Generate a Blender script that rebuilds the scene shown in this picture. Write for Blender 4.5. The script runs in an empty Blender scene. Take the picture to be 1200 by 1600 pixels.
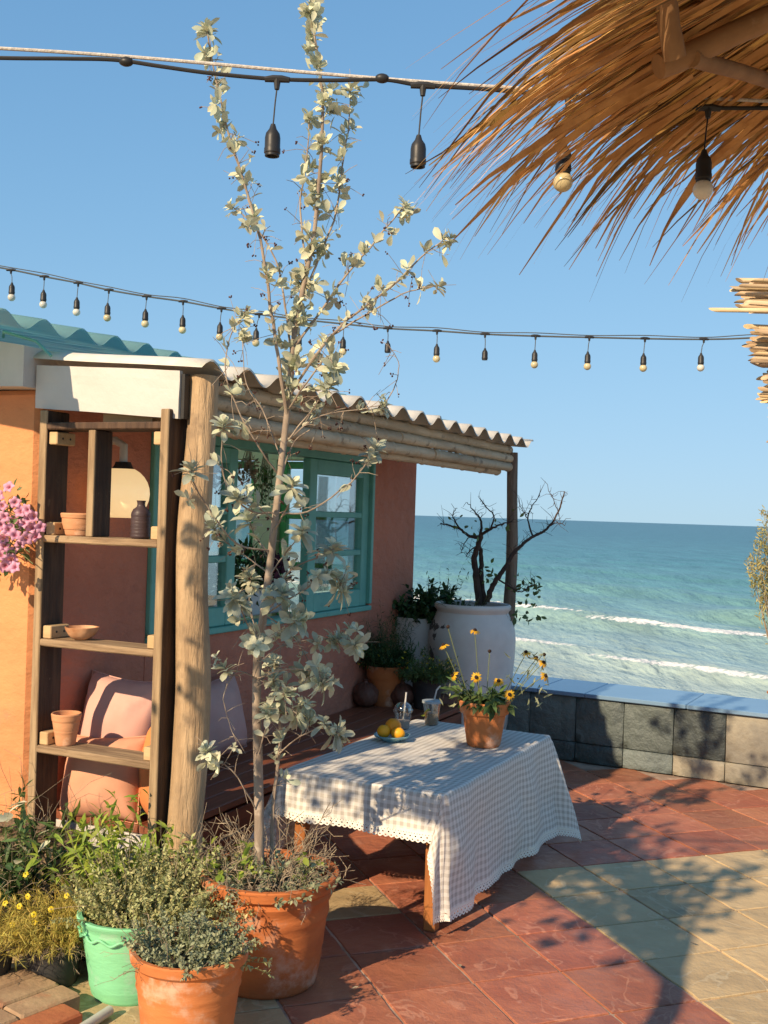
import bpy, bmesh, math, random
import numpy as np
from mathutils import Vector, Matrix, Euler
random.seed(7)
rng = np.random.default_rng(11)
S = bpy.context.scene
COL = S.collection
PI = math.pi
rad = math.radians
U = random.uniform

# ------------------------------------------------------------------ camera, sky, sun, exposure
FPX, ROLL, HZ, EYE = 1700.0, rad(1.84), 3.5, 1.5
cam = bpy.data.cameras.new('camera')
cam.sensor_fit = 'VERTICAL'; cam.sensor_height = 24.0; cam.lens = 24.0 * FPX / 1600.0
cam.clip_start = 0.05; cam.clip_end = 60000
camo = bpy.data.objects.new('camera', cam); COL.objects.link(camo)
camo.matrix_world = Matrix.Translation((0, 0, EYE)) @ Matrix.Rotation(PI/2 + math.atan(HZ/FPX), 4, 'X') @ Matrix.Rotation(ROLL, 4, 'Z')
S.camera = camo

SUN_AZ, SUN_EL = rad(37.0), rad(31.0)          # direction the light travels (clockwise from +Y), height
w = bpy.data.worlds.new('World'); S.world = w; w.use_nodes = True
nt = w.node_tree; bg = nt.nodes['Background']
sky = nt.nodes.new('ShaderNodeTexSky'); sky.sky_type = 'NISHITA'; sky.sun_disc = False
sky.sun_elevation = SUN_EL; sky.sun_rotation = PI + SUN_AZ
sky.altitude = 0; sky.air_density = 1.0; sky.dust_density = 0.0; sky.ozone_density = 4.0
SKY_S = 0.12
sep = nt.nodes.new('ShaderNodeSeparateColor'); com = nt.nodes.new('ShaderNodeCombineColor'); nt.links.new(sky.outputs[0], sep.inputs[0])
for k, (gain, top) in enumerate(((1.45, .44), (2.15, .64), (2.55, .86))):      # soft shoulder, as a camera holds back a bright horizon
    g = nt.nodes.new('ShaderNodeMath'); g.operation = 'MULTIPLY'; g.inputs[1].default_value = gain*SKY_S; nt.links.new(sep.outputs[k], g.inputs[0])
    a = nt.nodes.new('ShaderNodeMath'); a.operation = 'ADD'; a.inputs[1].default_value = top; nt.links.new(g.outputs[0], a.inputs[0])
    d = nt.nodes.new('ShaderNodeMath'); d.operation = 'DIVIDE'; nt.links.new(g.outputs[0], d.inputs[0]); nt.links.new(a.outputs[0], d.inputs[1])
    m = nt.nodes.new('ShaderNodeMath'); m.operation = 'MULTIPLY'; m.inputs[1].default_value = top/SKY_S; nt.links.new(d.outputs[0], m.inputs[0]); nt.links.new(m.outputs[0], com.inputs[k])
nt.links.new(com.outputs[0], bg.inputs[0]); bg.inputs[1].default_value = SKY_S
sl = bpy.data.lights.new('sun', 'SUN'); sl.energy = 5.0; sl.angle = rad(0.55); sl.color = (1.0, 0.77, 0.51)
so = bpy.data.objects.new('sun', sl); COL.objects.link(so)
tosun = Vector((-math.sin(SUN_AZ)*math.cos(SUN_EL), -math.cos(SUN_AZ)*math.cos(SUN_EL), math.sin(SUN_EL)))
so.rotation_euler = tosun.to_track_quat('Z', 'Y').to_euler(); so.location = tosun * 30
S.view_settings.view_transform = 'Standard'; S.view_settings.look = 'None'
S.view_settings.gamma = 1.0; S.view_settings.exposure = 0.45

# ------------------------------------------------------------------ helpers
def ray(x, y):
    u, v = x-600.0, y-800.0
    a = u*math.cos(ROLL)+v*math.sin(ROLL); b = -u*math.sin(ROLL)+v*math.cos(ROLL)
    return a/FPX, -(b-HZ)/FPX
def at(x, y, Y):
    a, b = ray(x, y); return Vector((a*Y, Y, EYE+b*Y))
def ground(x, y, z=0.0):
    a, b = ray(x, y); Y = (z-EYE)/b; return Vector((a*Y, Y, z))

def tag(o, label=None, cat=None, group=None, kind=None):
    if label: o['label'] = label
    if cat: o['category'] = cat
    if group: o['group'] = group
    if kind: o['kind'] = kind
    return o
FR = {}
def thing(name, label, cat, loc=(0, 0, 0), rz=0.0, group=None):
    o = bpy.data.objects.new(name, None); COL.objects.link(o); o.empty_display_size = .1
    o.location = loc; o.rotation_euler = (0, 0, rz)
    FR[o.name] = (Matrix.Translation(loc) @ Matrix.Rotation(rz, 4, 'Z')).inverted()
    return tag(o, label, cat, group)

class MB:
    def __init__(s): s.v = []; s.f = []; s.uv = None
    def add(s, vs, fs):
        n = len(s.v); s.v += [tuple(q) for q in vs]; s.f += [tuple(i+n for i in f) for f in fs]; return s
    def box(s, c, d, rot=None, taper=0, bev=0.0):
        x, y, z = d[0]/2, d[1]/2, d[2]/2
        if bev <= 0:
            vs = [Vector((i*x, j*y, k*z)) for k in (-1, 1) for j in (-1, 1) for i in (-1, 1)]
            fs = [(0, 2, 3, 1), (4, 5, 7, 6), (0, 1, 5, 4), (2, 6, 7, 3), (0, 4, 6, 2), (1, 3, 7, 5)]
        else:
            b = min(bev, x*.9, y*.9, z*.9); vs = []; fs = []
            def ring(zz, ix, iy, cb):
                return [Vector(p) for p in ((ix-cb, -iy, zz), (ix, -iy+cb, zz), (ix, iy-cb, zz), (ix-cb, iy, zz), (-ix+cb, iy, zz), (-ix, iy-cb, zz), (-ix, -iy+cb, zz), (-ix+cb, -iy, zz))]
            for zz, q in ((-z, b), (-z+b, 0), (z-b, 0), (z, b)):
                vs += ring(zz, x-q, y-q, b)
            for r in range(3):
                for i in range(8): fs.append((r*8+i, r*8+(i+1) % 8, r*8+8+(i+1) % 8, r*8+8+i))
            fs.append(tuple(range(7, -1, -1))); fs.append(tuple(range(24, 32)))
        m = rot if rot is not None else Matrix.Identity(3)
        c = Vector(c)
        return s.add([m @ q + c for q in vs], fs)
    def tube(s, pts, rads, seg=8, cap=True, jit=0.0, prof=None):
        pts = [Vector(p) for p in pts]; n = len(pts)
        if not hasattr(rads, '__len__'): rads = [rads]*n
        up = None; vs = []; fs = []
        for i, p in enumerate(pts):
            t = (pts[min(i+1, n-1)]-pts[max(i-1, 0)])
            if t.length < 1e-9: t = Vector((0, 0, 1))
            t.normalize()
            if up is None:
                up = t.orthogonal().normalized()
            else:
                up = (up - t*up.dot(t))
                up = up.normalized() if up.length > 1e-6 else t.orthogonal().normalized()
            sd = t.cross(up)
            for k in range(seg):
                a = 2*PI*k/seg
                rr = rads[i]*(1+(U(-jit, jit) if jit else 0))*(prof(a, i/(n-1)) if prof else 1)
                vs.append(p+up*math.cos(a)*rr+sd*math.sin(a)*rr)
        for i in range(n-1):
            for k in range(seg):
                a, b = i*seg+k, i*seg+(k+1) % seg
                fs.append((a, b, b+seg, a+seg))
        if cap:
            fs.append(tuple(range(seg-1, -1, -1))); fs.append(tuple(range((n-1)*seg, n*seg)))
        return s.add(vs, fs)
    def lathe(s, prof, c=(0, 0, 0), seg=40, wob=None, m=None, cap=True):
        vs = []; fs = []; n = len(prof); c = Vector(c)
        for i, (r, z) in enumerate(prof):
            for k in range(seg):
                a = 2*PI*k/seg; rr = r*(wob(a, z) if wob else 1)
                q = Vector((rr*math.cos(a), rr*math.sin(a), z))
                vs.append((m @ q if m is not None else q)+c)
        for i in range(n-1):
            for k in range(seg):
                a, b = i*seg+k, i*seg+(k+1) % seg
                fs.append((a, b, b+seg, a+seg))
        if cap: fs.append(tuple(range(seg-1, -1, -1)))
        if cap and prof[-1][0] > 1e-4: fs.append(tuple(range((n-1)*seg, n*seg)))
        return s.add(vs, fs)
    def sphere(s, c, r, seg=16, rings=10, sc=(1, 1, 1), fn=None):
        vs = []; fs = []; c = Vector(c)
        for i in range(rings+1):
            th = PI*i/rings
            for k in range(seg):
                a = 2*PI*k/seg
                d = Vector((math.sin(th)*math.cos(a), math.sin(th)*math.sin(a), math.cos(th)))
                rr = r*(fn(d) if fn else 1)
                vs.append(c+Vector((d.x*sc[0], d.y*sc[1], d.z*sc[2]))*rr)
        for i in range(rings):
            for k in range(seg):
                a, b = i*seg+k, i*seg+(k+1) % seg
                fs.append((a, a+seg, b+seg, b))
        return s.add(vs, fs)
    def grid(s, nu, nv, fn):
        vs = [fn(i/nu, j/nv) for j in range(nv+1) for i in range(nu+1)]
        fs = [(j*(nu+1)+i, j*(nu+1)+i+1, (j+1)*(nu+1)+i+1, (j+1)*(nu+1)+i) for j in range(nv) for i in range(nu)]
        return s.add(vs, fs)
    def mesh(s, name, mt, smooth=False, inv=None):
        me = bpy.data.meshes.new(name)
        vs = s.v if inv is None else [tuple(inv @ Vector(q)) for q in s.v]
        me.from_pydata(vs, [], s.f); me.update()
        if smooth:
            me.polygons.foreach_set('use_smooth', [True]*len(me.polygons))
            if smooth != 'all':
                try: me.set_sharp_from_angle(angle=rad(smooth if smooth is not True else 42))
                except Exception: pass
        if mt: me.materials.append(mt)
        return me
    def build(s, name, mt, parent=None, smooth=False, world=False, root=None, kind=None):
        inv = None
        if world and parent is not None:
            r = parent
            while r.parent: r = r.parent
            inv = FR.get(r.name)
        return link(name, s.mesh(name, mt, smooth, inv), parent, kind)
def link(name, me, parent=None, kind=None, mat=None):
    o = bpy.data.objects.new(name, me); COL.objects.link(o)
    if parent: o.parent = parent
    if mat is not None: o.matrix_local = mat
    if kind: o['kind'] = kind
    return o
def npmesh(name, V, Fq, mt, smooth=False):
    """numpy arrays -> mesh; Fq (n,k)"""
    me = bpy.data.meshes.new(name)
    V = np.asarray(V, dtype=np.float32); Fq = np.asarray(Fq, dtype=np.int32)
    k = Fq.shape[1]; me.vertices.add(len(V)); me.vertices.foreach_set('co', V.ravel())
    me.loops.add(Fq.size); me.loops.foreach_set('vertex_index', Fq.ravel())
    me.polygons.add(len(Fq)); me.polygons.foreach_set('loop_start', np.arange(0, Fq.size, k, dtype=np.int32))
    me.update(calc_edges=True)
    if smooth: me.polygons.foreach_set('use_smooth', np.ones(len(Fq), dtype=bool))
    me.materials.append(mt); me.validate(); return me

# leaf templates (x along the leaf, y across, z up): quads only
def leaf_tpl(wd=.3, fold=.12, bend=.15, pos=.55, n=4):
    V = []
    for i in range(n+1):
        t = i/n
        q = (t/pos if t < pos else (1-t)/(1-pos)); hw = wd/2*max(0.05, math.sin(max(.0, min(1, q))*PI/2)**.85 if t < pos else math.sqrt(max(0, 1-((t-pos)/(1-pos))**2)))
        z0 = -bend*t*t
        V += [(t, -hw, z0+fold*hw*2), (t, 0, z0), (t, hw, z0+fold*hw*2)]
    Fs = []
    for i in range(n):
        a = 3*i; Fs += [(a, a+3, a+4, a+1), (a+1, a+4, a+5, a+2)]
    return np.array(V, float), np.array(Fs)
def frames(D, Nn):
    D = D/np.maximum(np.linalg.norm(D, axis=1, keepdims=True), 1e-9)
    Y = np.cross(Nn, D); l = np.linalg.norm(Y, axis=1, keepdims=True)
    bad = l[:, 0] < 1e-4; Y[bad] = np.cross(D[bad], np.array([[.3, .9, .1]])); l = np.linalg.norm(Y, axis=1, keepdims=True)
    Y /= l; Z = np.cross(D, Y); return D, Y, Z
def cloud(tpl, P, D, Nn, sz):
    V, Fq = tpl; P = np.asarray(P, float); D = np.asarray(D, float); Nn = np.asarray(Nn, float); sz = np.asarray(sz, float)
    X, Y, Z = frames(D, Nn)
    W = P[:, None, :] + sz[:, None, None]*(V[None, :, 0:1]*X[:, None, :]+V[None, :, 1:2]*Y[:, None, :]+V[None, :, 2:3]*Z[:, None, :])
    n, k = len(P), len(V)
    FF = (Fq[None]+(np.arange(n)*k)[:, None, None]).reshape(-1, Fq.shape[1])
    return W.reshape(-1, 3), FF
def leaf_matrix(p, d, nrm, s):
    d = Vector(d).normalized(); y = Vector(nrm).cross(d)
    if y.length < 1e-4: y = d.orthogonal()
    y.normalize(); z = d.cross(y)
    m = Matrix((d*s, y*s, z*s)).transposed().to_4x4(); m.translation = p; return m
def rdir(): 
    a = U(0, 2*PI); z = U(-1, 1); r = math.sqrt(1-z*z); return Vector((r*math.cos(a), r*math.sin(a), z))
def smoothpath(pts, sub=4):
    """Catmull-Rom through points"""
    P = [Vector(p) for p in pts]
    if len(P) < 3: return P
    out = []
    for i in range(len(P)-1):
        a = P[max(i-1, 0)]; b = P[i]; c = P[i+1]; d = P[min(i+2, len(P)-1)]
        for k in range(sub):
            t = k/sub
            out.append(.5*((2*b)+(c-a)*t+(2*a-5*b+4*c-d)*t*t+(3*b-a-3*c+d)*t**3))
    out.append(P[-1]); return out
def lerp(a, b, t): return a+(b-a)*t
def hash01(i, j=0): return math.modf(abs(math.sin(i*127.1+j*311.7)*43758.5453))[0]
def vnoise(x, y=0.0, z=0.0):
    from mathutils import noise
    return noise.noise(Vector((x, y, z)))

# ------------------------------------------------------------------ materials
MATS = {}
def mat(name, c1, c2=None, rough=.7, scale=6, detail=6, stretch=(1, 1, 1), bump=.15, bscale=60, bdist=.004, spec=.35,
        objrand=0.0, island=0.0, trans=0.0, tcol=None, lo=.35, hi=.65, c3=None, s3=2.0, lo3=.55, hi3=.7, hue=0.0, coat=0.0, bstretch=None, roughvar=0.0, vein=None, vscale=5.0, vw=.018):
    if name in MATS: return MATS[name]
    m = bpy.data.materials.new(name); m.use_nodes = True; MATS[name] = m
    t = m.node_tree; N = t.nodes; L = t.links; N.clear()
    out = N.new('ShaderNodeOutputMaterial'); b = N.new('ShaderNodeBsdfPrincipled')
    tc = N.new('ShaderNodeTexCoord'); vec = tc.outputs['Object']
    if objrand > 0:
        oi = N.new('ShaderNodeObjectInfo'); ml = N.new('ShaderNodeMath'); ml.operation = 'MULTIPLY'; ml.inputs[1].default_value = 37.0
        L.new(oi.outputs['Random'], ml.inputs[0]); va = N.new('ShaderNodeVectorMath'); va.operation = 'ADD'
        L.new(vec, va.inputs[0]); L.new(ml.outputs[0], va.inputs[1]); vec = va.outputs[0]
    mp = N.new('ShaderNodeMapping'); mp.inputs['Scale'].default_value = stretch; L.new(vec, mp.inputs[0])
    nz = N.new('ShaderNodeTexNoise'); nz.inputs['Scale'].default_value = scale; nz.inputs['Detail'].default_value = detail; nz.inputs['Roughness'].default_value = .6
    L.new(mp.outputs[0], nz.inputs['Vector'])
    def rampmix(fac, lo, hi, A, B):
        mr = N.new('ShaderNodeMapRange'); mr.interpolation_type = 'SMOOTHSTEP'
        mr.inputs[1].default_value = lo; mr.inputs[2].default_value = hi; L.new(fac, mr.inputs[0])
        mx = N.new('ShaderNodeMix'); mx.data_type = 'RGBA'; L.new(mr.outputs[0], mx.inputs[0])
        for k, c in ((6, A), (7, B)):
            if isinstance(c, tuple): mx.inputs[k].default_value = (*c[:3], 1)
            else: L.new(c, mx.inputs[k])
        return mx.outputs[2]
    c2 = c2 or tuple(q*.8 for q in c1)
    col = rampmix(nz.outputs['Fac'], lo, hi, tuple(c1), tuple(c2))
    if c3:
        n3 = N.new('ShaderNodeTexNoise'); n3.inputs['Scale'].default_value = s3; n3.inputs['Detail'].default_value = 7; n3.inputs['Roughness'].default_value = .65
        L.new(vec, n3.inputs['Vector']); col = rampmix(n3.outputs['Fac'], lo3, hi3, col, tuple(c3))
    if vein:
        nv = N.new('ShaderNodeTexNoise'); nv.inputs['Scale'].default_value = vscale; nv.inputs['Detail'].default_value = 3; nv.inputs['Distortion'].default_value = 1.4; L.new(vec, nv.inputs['Vector'])
        sb_ = N.new('ShaderNodeMath'); sb_.operation = 'SUBTRACT'; sb_.inputs[1].default_value = .5; L.new(nv.outputs['Fac'], sb_.inputs[0])
        ab_ = N.new('ShaderNodeMath'); ab_.operation = 'ABSOLUTE'; L.new(sb_.outputs[0], ab_.inputs[0])
        gm = N.new('ShaderNodeMath'); gm.operation = 'MULTIPLY_ADD'; gm.inputs[1].default_value = -.10; gm.inputs[2].default_value = .05; L.new(nz.outputs['Fac'], gm.inputs[0])
        ad_ = N.new('ShaderNodeMath'); ad_.operation = 'ADD'; L.new(ab_.outputs[0], ad_.inputs[0]); L.new(gm.outputs[0], ad_.inputs[1])
        col = rampmix(ad_.outputs[0], vw, 0.0, col, tuple(vein))
    def hsv(fac_sock, amt, hamt):
        nonlocal col
        h = N.new('ShaderNodeHueSaturation'); mr = N.new('ShaderNodeMapRange')
        mr.inputs[3].default_value = 1-amt; mr.inputs[4].default_value = 1+amt
        L.new(fac_sock, mr.inputs[0]); L.new(mr.outputs[0], h.inputs['Value'])
        if hamt:
            wn = N.new('ShaderNodeTexWhiteNoise'); wn.noise_dimensions = '1D'; L.new(fac_sock, wn.inputs['W'])
            m2 = N.new('ShaderNodeMapRange'); m2.inputs[3].default_value = .5-hamt; m2.inputs[4].default_value = .5+hamt
            L.new(wn.outputs['Value'], m2.inputs[0]); L.new(m2.outputs[0], h.inputs['Hue'])
        L.new(col, h.inputs['Color']); col = h.outputs[0]
    if objrand > 0: hsv(oi.outputs['Random'], objrand, hue)
    if island > 0:
        g = N.new('ShaderNodeNewGeometry'); hsv(g.outputs['Random Per Island'], island, hue)
    L.new(col, b.inputs['Base Color'])
    b.inputs['Roughness'].default_value = rough; b.inputs['Specular IOR Level'].default_value = spec
    if roughvar:
        mr = N.new('ShaderNodeMapRange'); mr.inputs[1].default_value = .3; mr.inputs[2].default_value = .7; mr.inputs[3].default_value = rough-roughvar; mr.inputs[4].default_value = rough+roughvar
        L.new(nz.outputs['Fac'], mr.inputs[0]); L.new(mr.outputs[0], b.inputs['Roughness'])
    if coat: b.inputs['Coat Weight'].default_value = coat; b.inputs['Coat Roughness'].default_value = .15
    if bump > 0:
        nb = N.new('ShaderNodeTexNoise'); nb.inputs['Scale'].default_value = bscale; nb.inputs['Detail'].default_value = 6; nb.inputs['Roughness'].default_value = .6
        if bstretch:
            mb = N.new('ShaderNodeMapping'); mb.inputs['Scale'].default_value = bstretch; L.new(vec, mb.inputs[0]); L.new(mb.outputs[0], nb.inputs['Vector'])
        else: L.new(mp.outputs[0], nb.inputs['Vector'])
        bp = N.new('ShaderNodeBump'); bp.inputs['Strength'].default_value = bump; bp.inputs['Distance'].default_value = bdist
        L.new(nb.outputs['Fac'], bp.inputs['Height']); L.new(bp.outputs[0], b.inputs['Normal'])
    if trans > 0:
        tr = N.new('ShaderNodeBsdfTranslucent'); 
        if tcol: tr.inputs[0].default_value = (*tcol, 1)
        else: L.new(col, tr.inputs[0])
        ms = N.new('ShaderNodeMixShader'); ms.inputs[0].default_value = trans
        L.new(b.outputs[0], ms.inputs[1]); L.new(tr.outputs[0], ms.inputs[2]); L.new(ms.outputs[0], out.inputs[0])
    else: L.new(b.outputs[0], out.inputs[0])
    m['_b'] = b.name
    return m

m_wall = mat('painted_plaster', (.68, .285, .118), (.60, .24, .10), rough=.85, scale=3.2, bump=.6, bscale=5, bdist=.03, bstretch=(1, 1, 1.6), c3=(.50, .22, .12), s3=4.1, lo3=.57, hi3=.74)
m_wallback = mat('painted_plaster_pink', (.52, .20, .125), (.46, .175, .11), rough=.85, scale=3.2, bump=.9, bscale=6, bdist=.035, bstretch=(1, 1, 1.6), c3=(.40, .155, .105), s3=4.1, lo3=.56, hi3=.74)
m_white = mat('white_plaster', (.60, .58, .55), (.52, .50, .47), rough=.8, scale=3, bump=.4, bscale=12, bdist=.01, c3=(.45, .43, .40), s3=5, lo3=.66, hi3=.8)
m_sheet = mat('white_sheet_metal', (.58, .56, .52), (.52, .50, .46), rough=.45, scale=2, bump=.35, bscale=3.5, bdist=.03, c3=(.45, .41, .35), s3=5, lo3=.62, hi3=.8)
m_cement = mat('fibre_cement', (.68, .64, .56), (.58, .54, .46), rough=.85, scale=5, bump=.3, bscale=50, c3=(.40, .36, .30), s3=4, lo3=.6, hi3=.78)
m_teal = mat('teal_paint', (.15, .43, .365), (.125, .375, .325), rough=.5, scale=8, bump=.25, bscale=70, c3=(.07, .24, .20), s3=9, lo3=.62, hi3=.75)
m_greenframe = mat('green_paint', (.12, .42, .14), rough=.5, bump=.1)
m_cream = mat('cream_paint', (.72, .66, .42), (.66, .60, .37), rough=.8, scale=3, bump=.2)
m_interior = mat('interior_plaster', (.62, .58, .50), rough=.9)
m_log = mat('peeled_log', (.50, .355, .21), (.38, .26, .15), rough=.75, scale=5, stretch=(5, 5, .7), bump=1.0, bscale=16, bdist=.014, bstretch=(3.5, 3.5, .45), c3=(.27, .19, .12), s3=4.5, lo3=.50, hi3=.70, spec=.3)
m_post = mat('weathered_post', (.24, .18, .13), (.14, .10, .075), rough=.85, scale=8, stretch=(4, 4, .5), bump=.8, bscale=20, bdist=.01)
m_bamboo = mat('weathered_bamboo', (.50, .40, .265), (.36, .28, .18), rough=.6, scale=6, stretch=(.5, 4, 4), bump=.6, bscale=30, bdist=.006, objrand=.18, c3=(.19, .14, .09), s3=11, lo3=.56, hi3=.68)
m_darkwood = mat('dark_weathered_wood', (.105, .06, .035), (.05, .028, .018), rough=.75, scale=9, stretch=(4, 4, .4), bump=.7, bscale=18, bdist=.008, objrand=.1, c3=(.19, .12, .07), s3=12, lo3=.62, hi3=.75)
m_board = mat('weathered_board', (.36, .25, .145), (.20, .13, .075), rough=.8, scale=9, stretch=(4, .35, 4), bump=.8, bscale=18, bdist=.008, objrand=.1, c3=(.17, .105, .06), s3=10, lo3=.58, hi3=.72)
m_edge = mat('board_edge', (.38, .27, .155), (.22, .145, .08), rough=.8, scale=9, stretch=(4, 4, .4), bump=.7, bscale=18, bdist=.006)
m_pine = mat('pine_cleat', (.58, .40, .21), (.48, .32, .16), rough=.7, scale=10, stretch=(4, .4, 4), bump=.3)
m_redwood = mat('varnished_red_wood', (.25, .085, .042), (.17, .055, .028), rough=.5, scale=7, stretch=(.4, 5, 5), bump=.25, bscale=25, bdist=.003, objrand=.12, spec=.5)
m_tablewood = mat('orange_table_wood', (.40, .16, .05), (.30, .11, .035), rough=.45, scale=7, stretch=(4, 4, .4), bump=.2)
def pot_m(n, a, b, **k): return mat(n, a, b, rough=.85, scale=3.5, stretch=(1, 1, 2.2), bump=.6, bscale=20, bdist=.006, spec=.2, bstretch=(.5, .5, 1.8), **k)
m_terra = pot_m('terracotta', (.58, .205, .07), (.46, .15, .05), c3=(.62, .38, .26), s3=9, lo3=.50, hi3=.70)
m_terra_big = pot_m('terracotta_weathered', (.50, .16, .05), (.38, .115, .04), c3=(.52, .30, .20), s3=8, lo3=.50, hi3=.70)
m_terra_pale = pot_m('terracotta_pale', (.62, .31, .16), (.52, .24, .12), c3=(.70, .46, .30), s3=8, lo3=.55, hi3=.7)
m_mint = pot_m('mint_paint', (.23, .60, .335), (.20, .545, .30), c3=(.34, .55, .40), s3=9, lo3=.54, hi3=.70)
m_blackpot = mat('black_nursery_plastic', (.028, .027, .03), (.05, .048, .045), rough=.6, bump=.2, c3=(.16, .14, .11), s3=12, lo3=.62, hi3=.8)
m_jar = mat('white_glazed_jar', (.70, .66, .61), (.60, .56, .52), rough=.5, scale=3, bump=.3, bscale=20, c3=(.10, .09, .085), s3=2.6, lo3=.60, hi3=.61)
m_vase = mat('dark_stoneware', (.07, .045, .045), (.05, .032, .034), rough=.45, scale=4, stretch=(1, 1, 6), bump=.5, bscale=16, bdist=.004)
m_bowl = mat('carved_clay_bowl', (.42, .18, .075), (.62, .36, .2), rough=.7, scale=14, bump=.3)
m_soil = mat('soil', (.045, .032, .022), (.09, .065, .045), rough=1, scale=40, bump=1, bscale=80, bdist=.02)
m_redtile = mat('red_slate_tile', (.40, .152, .084), (.325, .112, .065), rough=.5, scale=5, bump=.9, bscale=6, bdist=.02, objrand=.18, hue=.005, c3=(.47, .22, .14), s3=6, lo3=.56, hi3=.74, roughvar=.14, spec=.4, vein=(.44, .19, .118), vscale=4.5, vw=.014)
m_creamtile = mat('cream_slate_tile', (.52, .39, .215), (.45, .33, .18), rough=.65, scale=5, bump=.85, bscale=6, bdist=.02, objrand=.11, c3=(.34, .27, .165), s3=5, lo3=.55, hi3=.74, vein=(.525, .415, .25), vscale=3.5, vw=.014)
m_grout = mat('grout', (.50, .37, .28), (.27, .19, .145), rough=.95, scale=5, bump=.5, bscale=90)
m_slabgrey = mat('grey_concrete', (.40, .35, .27), (.33, .29, .225), rough=.9, scale=4, bump=.4, bscale=60, c3=(.20, .18, .14), s3=7, lo3=.6, hi3=.75)
m_slate = mat('slate_cladding_shaded', (.11, .135, .13), (.07, .088, .088), rough=.55, scale=4, bump=.9, bscale=5, bdist=.06, objrand=.35, hue=.03, c3=(.16, .15, .12), s3=3, lo3=.58, hi3=.68)  # darker copy of the slate: the left stretch's shade is in its colour
m_slatesunlit = mat('slate_cladding_sunlit', (.29, .265, .205), (.17, .16, .135), rough=.65, scale=4, bump=.9, bscale=5, bdist=.03, objrand=.12)  # same slate with sunlight put into its colour
m_coping = mat('polished_coping', (.17, .28, .41), (.15, .255, .38), rough=.2, scale=3, bump=.03, spec=.6)  # blue of the reflected sky is put into the base colour
m_copedge = mat('coping_edge', (.16, .155, .15), rough=.8)
m_brick = mat('paver_brick', (.45, .31, .18), (.34, .22, .13), rough=.95, scale=9, bump=.8, bscale=50, objrand=.12, c3=(.42, .17, .085), s3=4, lo3=.55, hi3=.68)
m_brickred = mat('red_paver_brick', (.42, .15, .06), (.34, .11, .05), rough=.95, scale=9, bump=.8, bscale=50)
m_pvc = mat('grey_pvc', (.55, .55, .50), rough=.4, bump=.05)
m_crate = mat('crate_slat', (.27, .20, .125), (.19, .135, .085), rough=.85, scale=9, stretch=(4, 4, .4), bump=.7, bscale=18, objrand=.15)
m_cable = mat('black_cable', (.022, .022, .023), rough=.6, bump=.1)
m_cablegrey = mat('sunbleached_cable', (.10, .11, .11), rough=.7, bump=.1)
m_rope = mat('white_rope', (.62, .58, .52), (.45, .42, .38), rough=.9, scale=160, bump=.8, bscale=120)
m_socket = mat('black_socket', (.018, .018, .018), (.03, .03, .03), rough=.45, bump=.1)
m_bulbcream = mat('cream_bulb_glass', (.80, .68, .40), rough=.18, bump=0, spec=.6, trans=.25)
m_bulbwhite = mat('white_bulb_glass', (.84, .80, .68), rough=.18, bump=0, spec=.6, trans=.25)
m_tbark = mat('silver_bush_bark', (.36, .29, .22), (.24, .185, .14), rough=.85, scale=14, stretch=(2, 2, .6), bump=.6, bscale=40, c3=(.45, .38, .30), s3=14, lo3=.55, hi3=.7)
m_silver = mat('silver_leaf', (.45, .485, .37), (.36, .40, .31), rough=.6, scale=30, bump=.1, objrand=.2, hue=.02, trans=.22)
m_silver2 = mat('silver_leaf_joined', (.63, .63, .45), (.52, .54, .38), rough=.6, scale=30, bump=.1, island=.28, hue=.025, trans=.25)
m_berry = mat('dried_berry', (.10, .035, .022), (.05, .02, .015), rough=.6)
m_herb = mat('herb_leaf', (.48, .47, .21), (.38, .39, .17), rough=.65, scale=20, bump=0, island=.35, hue=.03, trans=.25)
m_herbgrey = mat('grey_herb_leaf', (.33, .35, .205), (.25, .285, .17), rough=.65, scale=20, bump=0, island=.35, hue=.02, trans=.2)
m_lime = mat('lime_leaf', (.36, .45, .07), (.28, .38, .055), rough=.5, scale=20, bump=0, island=.25, hue=.02, trans=.35)
m_deep = mat('deep_green_leaf', (.05, .105, .03), (.035, .08, .025), rough=.5, scale=20, bump=0, island=.35, hue=.02, trans=.25)
m_mid = mat('mid_green_leaf', (.12, .185, .055), (.085, .14, .045), rough=.5, scale=20, bump=0, island=.35, hue=.02, trans=.25)
m_yellowgreen = mat('yellow_green_stem', (.52, .41, .09), (.42, .36, .09), rough=.6, scale=20, bump=0, island=.3, hue=.02, trans=.25)
m_dry = mat('dry_twig', (.36, .29, .20), (.24, .185, .125), rough=.9, scale=20, bump=.2, island=.25)
m_twigdark = mat('dark_bark', (.075, .05, .038), (.045, .03, .024), rough=.9, scale=20, bump=.5, bscale=60)
m_greenstem = mat('green_stem', (.16, .19, .07), rough=.7, bump=0)
m_yellowpetal = mat('yellow_petal', (.78, .48, .03), (.70, .36, .02), rough=.5, scale=30, bump=0, trans=.25)
m_brightyellow = mat('bright_yellow_petal', (.80, .62, .03), rough=.5, bump=0, trans=.25)
m_cone = mat('dark_flower_cone', (.035, .018, .012), rough=.9, bump=.5, bscale=300)
m_pinkold = mat('pale_pink_petal', (.72, .35, .55), (.62, .24, .46), rough=.5, scale=40, bump=0, trans=.3, objrand=.12)
m_purple = mat('purple_foliage', (.085, .02, .045), (.05, .012, .03), rough=.6, island=.3, bump=0)
m_thatch = mat('dry_thatch', (.52, .305, .105), (.34, .18, .055), rough=.75, scale=14, bump=0, island=.7, hue=.014, trans=.16, spec=.3)
m_reed = mat('dry_reed', (.60, .45, .27), (.46, .32, .18), rough=.75, scale=9, stretch=(.5, 4, 4), bump=.3, objrand=.3, hue=.01, c3=(.16, .13, .11), s3=5, lo3=.6, hi3=.75)
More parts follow.
